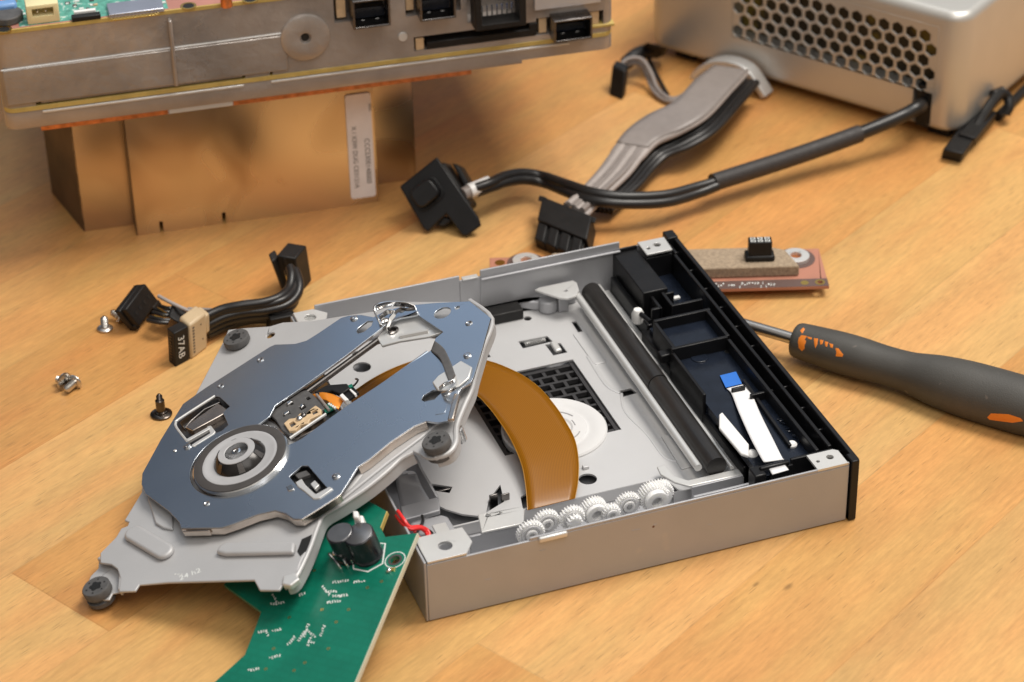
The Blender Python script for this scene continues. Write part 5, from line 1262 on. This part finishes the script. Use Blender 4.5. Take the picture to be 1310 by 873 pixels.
MB().prism([(m0 - 1, 70), (r1_, 70), (r1_, 71), (m0 - 1, 71)], .2, zt2, CF).build('shield_side', 'shield', chs)
# white sticker with printing; its square code is left out
FF = Frame(CF.w((0, 20, 0)), dS, Vector((0, 0, 1)))
if FF.z.dot(nS) < 0: FF = Frame(CF.w((0, 20, 0)), Vector((0, 0, 1)), dS)
st = [FF.px(x, y, .55) for x, y in ((441, 122), (479, 120), (481, 250), (444, 255))]
zz = FF.z.dot(nS)
cx0 = sum(p[0] for p in st) / 4; cy0 = sum(p[1] for p in st) / 4
hw = abs(st[0][0] - st[2][0]) / 2; hh = abs(st[0][1] - st[2][1]) / 2
stk = MB().prism([(x + cx0, y + cy0) for x, y in rrect(-hw, hw, -hh, hh, 1.2)], .52, .62, FF).build('sticker', 'label', chs)
vert_x = abs(FF.x.z) > .5
print('sticker', cx0, cy0, hw, hh, vert_x, FF.x, FF.y)
def stext(s_, size, across, along, sp_=1.0):
    # reads top to bottom, tops of the letters towards the right edge
    if vert_x: tmx = text_mesh(s_, size, FF, cx0 + along, cy0 + across, .66, PI, .04, spacing=sp_)
    else: tmx = text_mesh(s_, size, FF, cx0 + across, cy0 + along, .66, -PI / 2, .04, spacing=sp_)
    o = tmx.build('sticker_print', 'ink', chs); o.parent = stk; o.location = (0, 0, 0)
stext('CCCS300148000', 2.9, 2.6 if not vert_x else 2.6, -7)
stext('X / X3W DUG C03121A', 2.7, -2.4, -4.6)
stext('0044', 1.7, 4.6, 17)

# ------------------------------------------------------------------ power supply, top right
PA, PB = T(826, 58, 4.5), T(1190, 167, 4.5)
dP = (PB - PA).normalized(); nP = Vector((dP.y, -dP.x, 0))
if nP.dot(CAM_P - PA) < 0: nP = -nP
PF = Frame((PA.x, PA.y, 0), dP, -nP)
psu = thing('power_supply', 'silver metal power supply with honeycomb vent and attached black and grey cables', 'power supply', (PA.x, PA.y, 0))
def Q(x, y, off=0): p = PF.loc(on_plane(x, y, PF.w((0, off, 0)), nP)); return (p.x, p.z)
print('psu', Q(935, 5), Q(935, 45), Q(1205, 42), Q(1168, 115), Q(1195, 110), Q(1207, 20), Q(1195, 168), Q(1230, 168), Q(1240,100), PF.z)
ZT = Q(1207, 20)[1] + 1.5
XR = Q(1228, 120)[0]
body = MB().prism(rrect(0, XR, 0, 150, 9, 8), 4.5, ZT, PF).build('case_body', 'psu', psu, bevel=4.0, seg=5)
gx0, gx1 = Q(936, 40)[0], Q(1200, 60)[0]; gz0_ = Q(936, 45)[1] - .5; gz1_ = ZT - 7
cut(body, [MB().box(gx0, gx1, -3, 12, gz0_, gz1_, PF), MB().box(Q(1167, 130)[0], Q(1192, 130)[0], -3, 10, Q(1170, 155)[1], Q(1170, 113)[1] + .5, PF)])
# honeycomb: hexagonal holes in a plate set flush in the opening
FP = Frame(PF.w((0, 0, 0)), dP, Vector((0, 0, 1)))
if FP.z.dot(nP) < 0: FP = Frame(PF.w((0, 0, 0)), Vector((0, 0, 1)), dP)
sw = abs(FP.x.z) > .5
px_ = 6.35; hr = 2.92; hexes = []
row = 0; z = gz0_ + 3.2
xbot = lambda zz_: 0
while z < gz1_ - 2.4:
    x = gx0 + 3.0 + (px_ / 2 if row % 2 else 0)
    while x < gx1 - 2.6:
        if not (x > Q(1150, 120)[0] and z < Q(1160, 108)[1]):
            c = (z, x) if sw else (x, z)
            hexes.append([(c[0] + hr * math.cos(math.radians(60 * k + (0 if sw else 90 - 60))), c[1] + hr * math.sin(math.radians(60 * k + (0 if sw else 30)))) for k in range(6)])
        x += px_
    z += px_ * .866; row += 1
op = rect(gz0_ + .1, gz1_ - .1, gx0 + .1, gx1 - .1) if sw else rect(gx0 + .1, gx1 - .1, gz0_ + .1, gz1_ - .1)
MB().plate(op, hexes, -1.0, -.02, FP).build('honeycomb_vent', 'psu', psu, bevel=.15, seg=1)
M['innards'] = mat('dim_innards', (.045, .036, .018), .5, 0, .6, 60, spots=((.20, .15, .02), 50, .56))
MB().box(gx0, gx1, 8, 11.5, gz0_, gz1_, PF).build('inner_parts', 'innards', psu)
# cable mouth trim
tr = [PF.w((x, -1.8, z)) for x, z in (Q(896, 100), Q(903, 86), Q(921, 74), Q(944, 73), Q(966, 82), Q(980, 100), Q(990, 116))]
MB().strip(spline(tr, 3), nP, 7.0, 3.0).build('cable_mouth', 'tab', psu, bevel=.6)
g = MB().prism([(Q(903, 96)[0], -.3), (Q(975, 100)[0], -.3), (Q(975, 100)[0], .2), (Q(903, 96)[0], .2)], 1.0, Q(935, 84)[1], PF); g.build('cable_opening', 'hole', psu)
# lower shadow gap feet
for x in (12, XR - 16): MB().box(x, x + 10, 6, 20, 0, 4.6, PF).build('foot', 'blacksoft', psu, bevel=.4)
# inlet plug and the two-core lead to the mains socket
(u0, w0), (u1, w1) = Q(1169, 152), Q(1191, 116)
MB().box(u0, u1, .5, 8, w0 - 3, w1 + 1, PF).build('inlet_plug', 'blacksoft', psu, bevel=.6)
lead = thing('power_lead', 'black two-core power lead with a square socket block and white collar', 'power cable', T(700, 240, 0))
def lb(name, mb, m, bevel=0.0): return mb.build(name, m, lead, bevel=bevel)
c1 = spline(TP((608, 241, 15), (626, 235, 15.5), (645, 226, 15), (668, 222, 13), (695, 226, 11), (725, 236, 14), (760, 247, 15), (800, 252, 14), (850, 250, 12), (890, 240, 11), (918, 232, 11)), 7)
c2 = spline(TP((610, 246, 13), (628, 240, 13.5), (648, 233, 13), (672, 230, 11), (698, 235, 9), (728, 247, 12), (762, 257, 13), (802, 261, 12), (852, 259, 10), (892, 248, 9), (918, 238, 10)), 7)
lb('lead_core', MB().tube(c1, 2.1, 14), 'wireblack'); lb('lead_core', MB().tube(c2, 2.1, 14), 'wireblack')
PI_ = PF.w((u0 + (u1 - u0) * .45, -.5, (w0 + w1) / 2))
c3 = spline([T(912, 234, 10.5), T(950, 222, 10.5), T(1000, 206, 11), T(1050, 189, 12), T(1100, 171, 14)], 7)
lb('lead_sleeve', MB().tube(c3, 3.7, 16), 'sleeve')
c4 = spline([T(1095, 173, 13.8), T(1125, 161, 15), T(1155, 148, 17), T(1175, 137, 19), PI_], 6)
lb('lead_core', MB().tube(c4, 2.9, 14), 'wireblack')
lb('white_collar', MB().tube(TP((600, 245, 14), (626, 234.5, 14.6)), 3.0, 16), 'white')
lb('grey_collar', MB().tube(TP((592, 249, 13.8), (603, 243.5, 14)), 2.6, 16), 'wiregrey')
# socket block: a thick square plate standing askew, housing behind it
KL, KT, KB = T(511, 239, 16), T(558.5, 201, 27), T(545, 297, 1.5)
kx = (KT - KL); kn = kx.cross(KB - KL).normalized(); ky_ = kn.cross(kx).normalized()
if ky_.dot(KB - KL) < 0: ky_ = -ky_
KF = Frame(KL, kx, ky_)
vis = KF.z.dot(CAM_P - KL)
k = lambda x, y, h=0: KF.px(x, y, h)
sgn = 1 if vis > 0 else -1
def kprism(pts, h0, h1, hl=None): 
    return MB().prism([k(x, y, 0) for x, y in pts], min(h0 * sgn, h1 * sgn), max(h0 * sgn, h1 * sgn), KF)
lb('socket_plate', kprism([(511, 239), (558.5, 201), (612, 279), (615, 289), (597, 302), (591, 301), (571, 274), (547, 297), (541, 292)], -2.2, 0), 'black', .5)
lb('socket_housing', kprism([(548, 212), (566, 207), (602, 262), (580, 278), (560, 262)], -16, -2.2), 'blacksoft', 1.0)
lb('housing_wing', kprism([(572, 207), (583, 213), (600, 243), (592, 246)], -19, -8), 'blacksoft', .8)
lb('housing_foot', kprism([(566, 276), (578, 282), (566, 291), (556, 289)], -12, -2), 'blacksoft', .8)
lb('housing_foot', kprism([(594, 276), (606, 282), (602, 296), (592, 290)], -8, -2), 'blacksoft', .8)
c = k(546, 248, 0)
lb('socket_nose', MB().prism([(c[0] + u_, c[1] + v_) for u_, v_ in rrect(-5.2, 5.2, -4.2, 4.2, 2.6)], *sorted((0, 5.0 * sgn)), KF), 'black', .6)
lb('nose_rim', MB().plate([(c[0] + u_, c[1] + v_) for u_, v_ in rrect(-6.4, 6.4, -5.2, 5.2, 3)], [[(c[0] + u_, c[1] + v_) for u_, v_ in rrect(-5.3, 5.3, -4.3, 4.3, 2.5)]], *sorted((0, 1.0 * sgn)), KF), 'black', .3)

# grey ribbon of wires to the twelve-pin plug
rib_ = thing('ribbon_harness', 'wide grey wire ribbon ending in a black multi-pin plug', 'cable', T(800, 200, 0))
def gb(name, mb, m, bevel=0.0): return mb.build(name, m, rib_, bevel=bevel)
EL = spline([T(914, 88, 15), T(890, 106, 18), T(862, 135, 19), T(828, 152, 16), T(801, 172, 14), T(783, 195, 13), T(765, 220, 13), T(742, 245, 13), T(722, 262, 12)], 6)
ER = spline([T(957, 94, 15), T(935, 118, 18), T(905, 150, 19), T(872, 170, 17), T(842, 183, 14), T(824, 200, 12), T(806, 222, 11), T(780, 246, 10), T(750, 276, 10)], 6)
n_ = len(EL)
for i in range(8):
    t_ = .07 + .86 * i / 7
    P_ = []
    for j in range(n_):
        p = EL[j].lerp(ER[j], t_); u_ = j / (n_ - 1)
        p = p + Vector((0, 0, (1.6 * math.sin(i * 2.3) * max(0, u_ - .55) * 2)))
        P_.append(p)
    gb('ribbon_wire', MB().tube(P_, [1.62 if j < n_ * .62 else 1.3 for j in range(n_)], 10), 'wirelight' if i % 3 == 1 else 'wiregrey')
gb('ribbon_jacket', MB(), 'wiregrey') if False else None
A = [p + Vector((0, 0, 1.9)) for p in EL[:int(n_ * .60)]]; B_ = [p + Vector((0, 0, 1.9)) for p in ER[:int(n_ * .60)]]
ruled(A, B_, 'ribbon_web', 'wiregrey', rib_, .5)
for i in range(6):
    t_ = .30 + i * .16
    P_ = [EL[j].lerp(ER[j], t_) + Vector((2.0, -1.0, -4.2 - 1.2 * math.sin(PI * j / n_))) for j in range(n_ - 4)]
    gb('black_wire', MB().tube(P_, 1.6, 10), 'wireblack')
for p_ in ((EL, ER),):
    pass
K0, K1, K2 = T(694, 251, 13), T(757, 276, 13), T(687, 281, 9.5)
up_ = (K1 - K0).cross(K2 - K0).normalized(); up_ = up_ if up_.z > 0 else -up_
gb('plug_body', MB().para(K0, K1, K2, K0 - up_ * 9.5), 'blacksoft', .5)
gb('plug_flange', MB().para(T(690, 250, 12.4), T(700, 253, 12.4), T(688, 257, 11.8), T(690, 250, 9)), 'blacksoft', .3)
gb('plug_flange', MB().para(T(752, 275, 12), T(763, 279, 12), T(750, 282, 11), T(752, 275, 8)), 'blacksoft', .3)
ex_ = (K1 - K0); ey_ = (K2 - K0)
F0 = K0 + ey_ * 1.0 - up_ * .8
fd = T(683, 303, 5.5) - T(688, 281, 9)
for k_ in range(4):
    b0 = F0 + ex_ * (.015 + .235 * k_ + .0); 
    gb('plug_ridge', MB().para(b0, b0 + ex_ * .19, b0 + fd, b0 - up_ * 5.2), 'blacksoft', .6)
gb('plug_core', MB().para(F0 - up_ * 1.2, F0 - up_ * 1.2 + ex_ * .94, F0 - up_ * 1.2 + fd * .95, F0 - up_ * 6.5), 'blacksoft', .3)

# thin cable with small plug at the far left of the power supply
sp_ = thing('small_plug_cable', 'small black plug on thin grey wires beside the left end of the power supply', 'cable', T(800, 110, 0))
g = MB().para(T(779, 122, 0), T(796, 129, 0), T(784, 114, 0), T(783, 84, 12)); g.build('plug', 'blacksoft', sp_, bevel=.8)
for pth in (((790, 88, 9), (803, 76, 12), (820, 76, 12), (832, 92, 8), (840, 112, 4), (852, 124, 3), (866, 126, 3), (885, 114, 6), (903, 98, 9)),
            ((792, 90, 7), (806, 82, 9), (820, 83, 9), (828, 98, 5), (836, 116, 2.5), (850, 128, 1.8), (866, 128, 2.5), (888, 112, 5), (905, 100, 8))):
    MB().tube(spline(TP(*pth), 6), 1.0, 10).build('wire', 'wiregrey', sp_)
MB().tube(spline(TP((826, 60, 10), (832, 80, 6), (842, 100, 3), (854, 122, 2)), 6), 1.0, 10).build('wire', 'wireblack', sp_)
MB().tube(spline(TP((800, 82, 8), (812, 72, 10), (826, 66, 9), (840, 66, 6)), 6), 3.2, 12).build('cable_boot', 'blacksoft', sp_)
MB().para(T(818, 66, 4), T(848, 74, 2), T(824, 58, 10), T(820, 62, 12)).build('cable_boot', 'blacksoft', sp_, bevel=1.0)

# black clip and plug at the right corner of the power supply
cp_ = thing('corner_plug', 'black plastic plug and clip lying at the right corner of the power supply', 'plug', T(1240, 180, 0))
MB().para(T(1203, 203, 0), T(1229, 209, 0), T(1226, 172, 0), T(1206, 191, 6)).build('plug', 'blacksoft', cp_, bevel=.8)
MB().para(T(1224, 180, 1), T(1247, 186, 1), T(1252, 145, 2), T(1225, 172, 7)).build('plug_arm', 'blacksoft', cp_, bevel=.8)
MB().tube(spline(TP((1246, 172, 4), (1254, 156, 7), (1262, 142, 10), (1270, 130, 12), (1280, 120, 13), (1289, 124, 11), (1291, 136, 8), (1286, 146, 5)), 5), 2.2, 10).build('clip', 'blacksoft', cp_)
MB().tube(TP((1270, 122, 13), (1283, 117, 13)), 2.3, 12).build('clip_pin', 'darkmetal', cp_)
MB().tube(spline(TP((1276, 150, 2), (1292, 134, 2), (1310, 116, 2), (1330, 98, 2)), 4), 2.0, 10).build('cable', 'blacksoft', cp_)
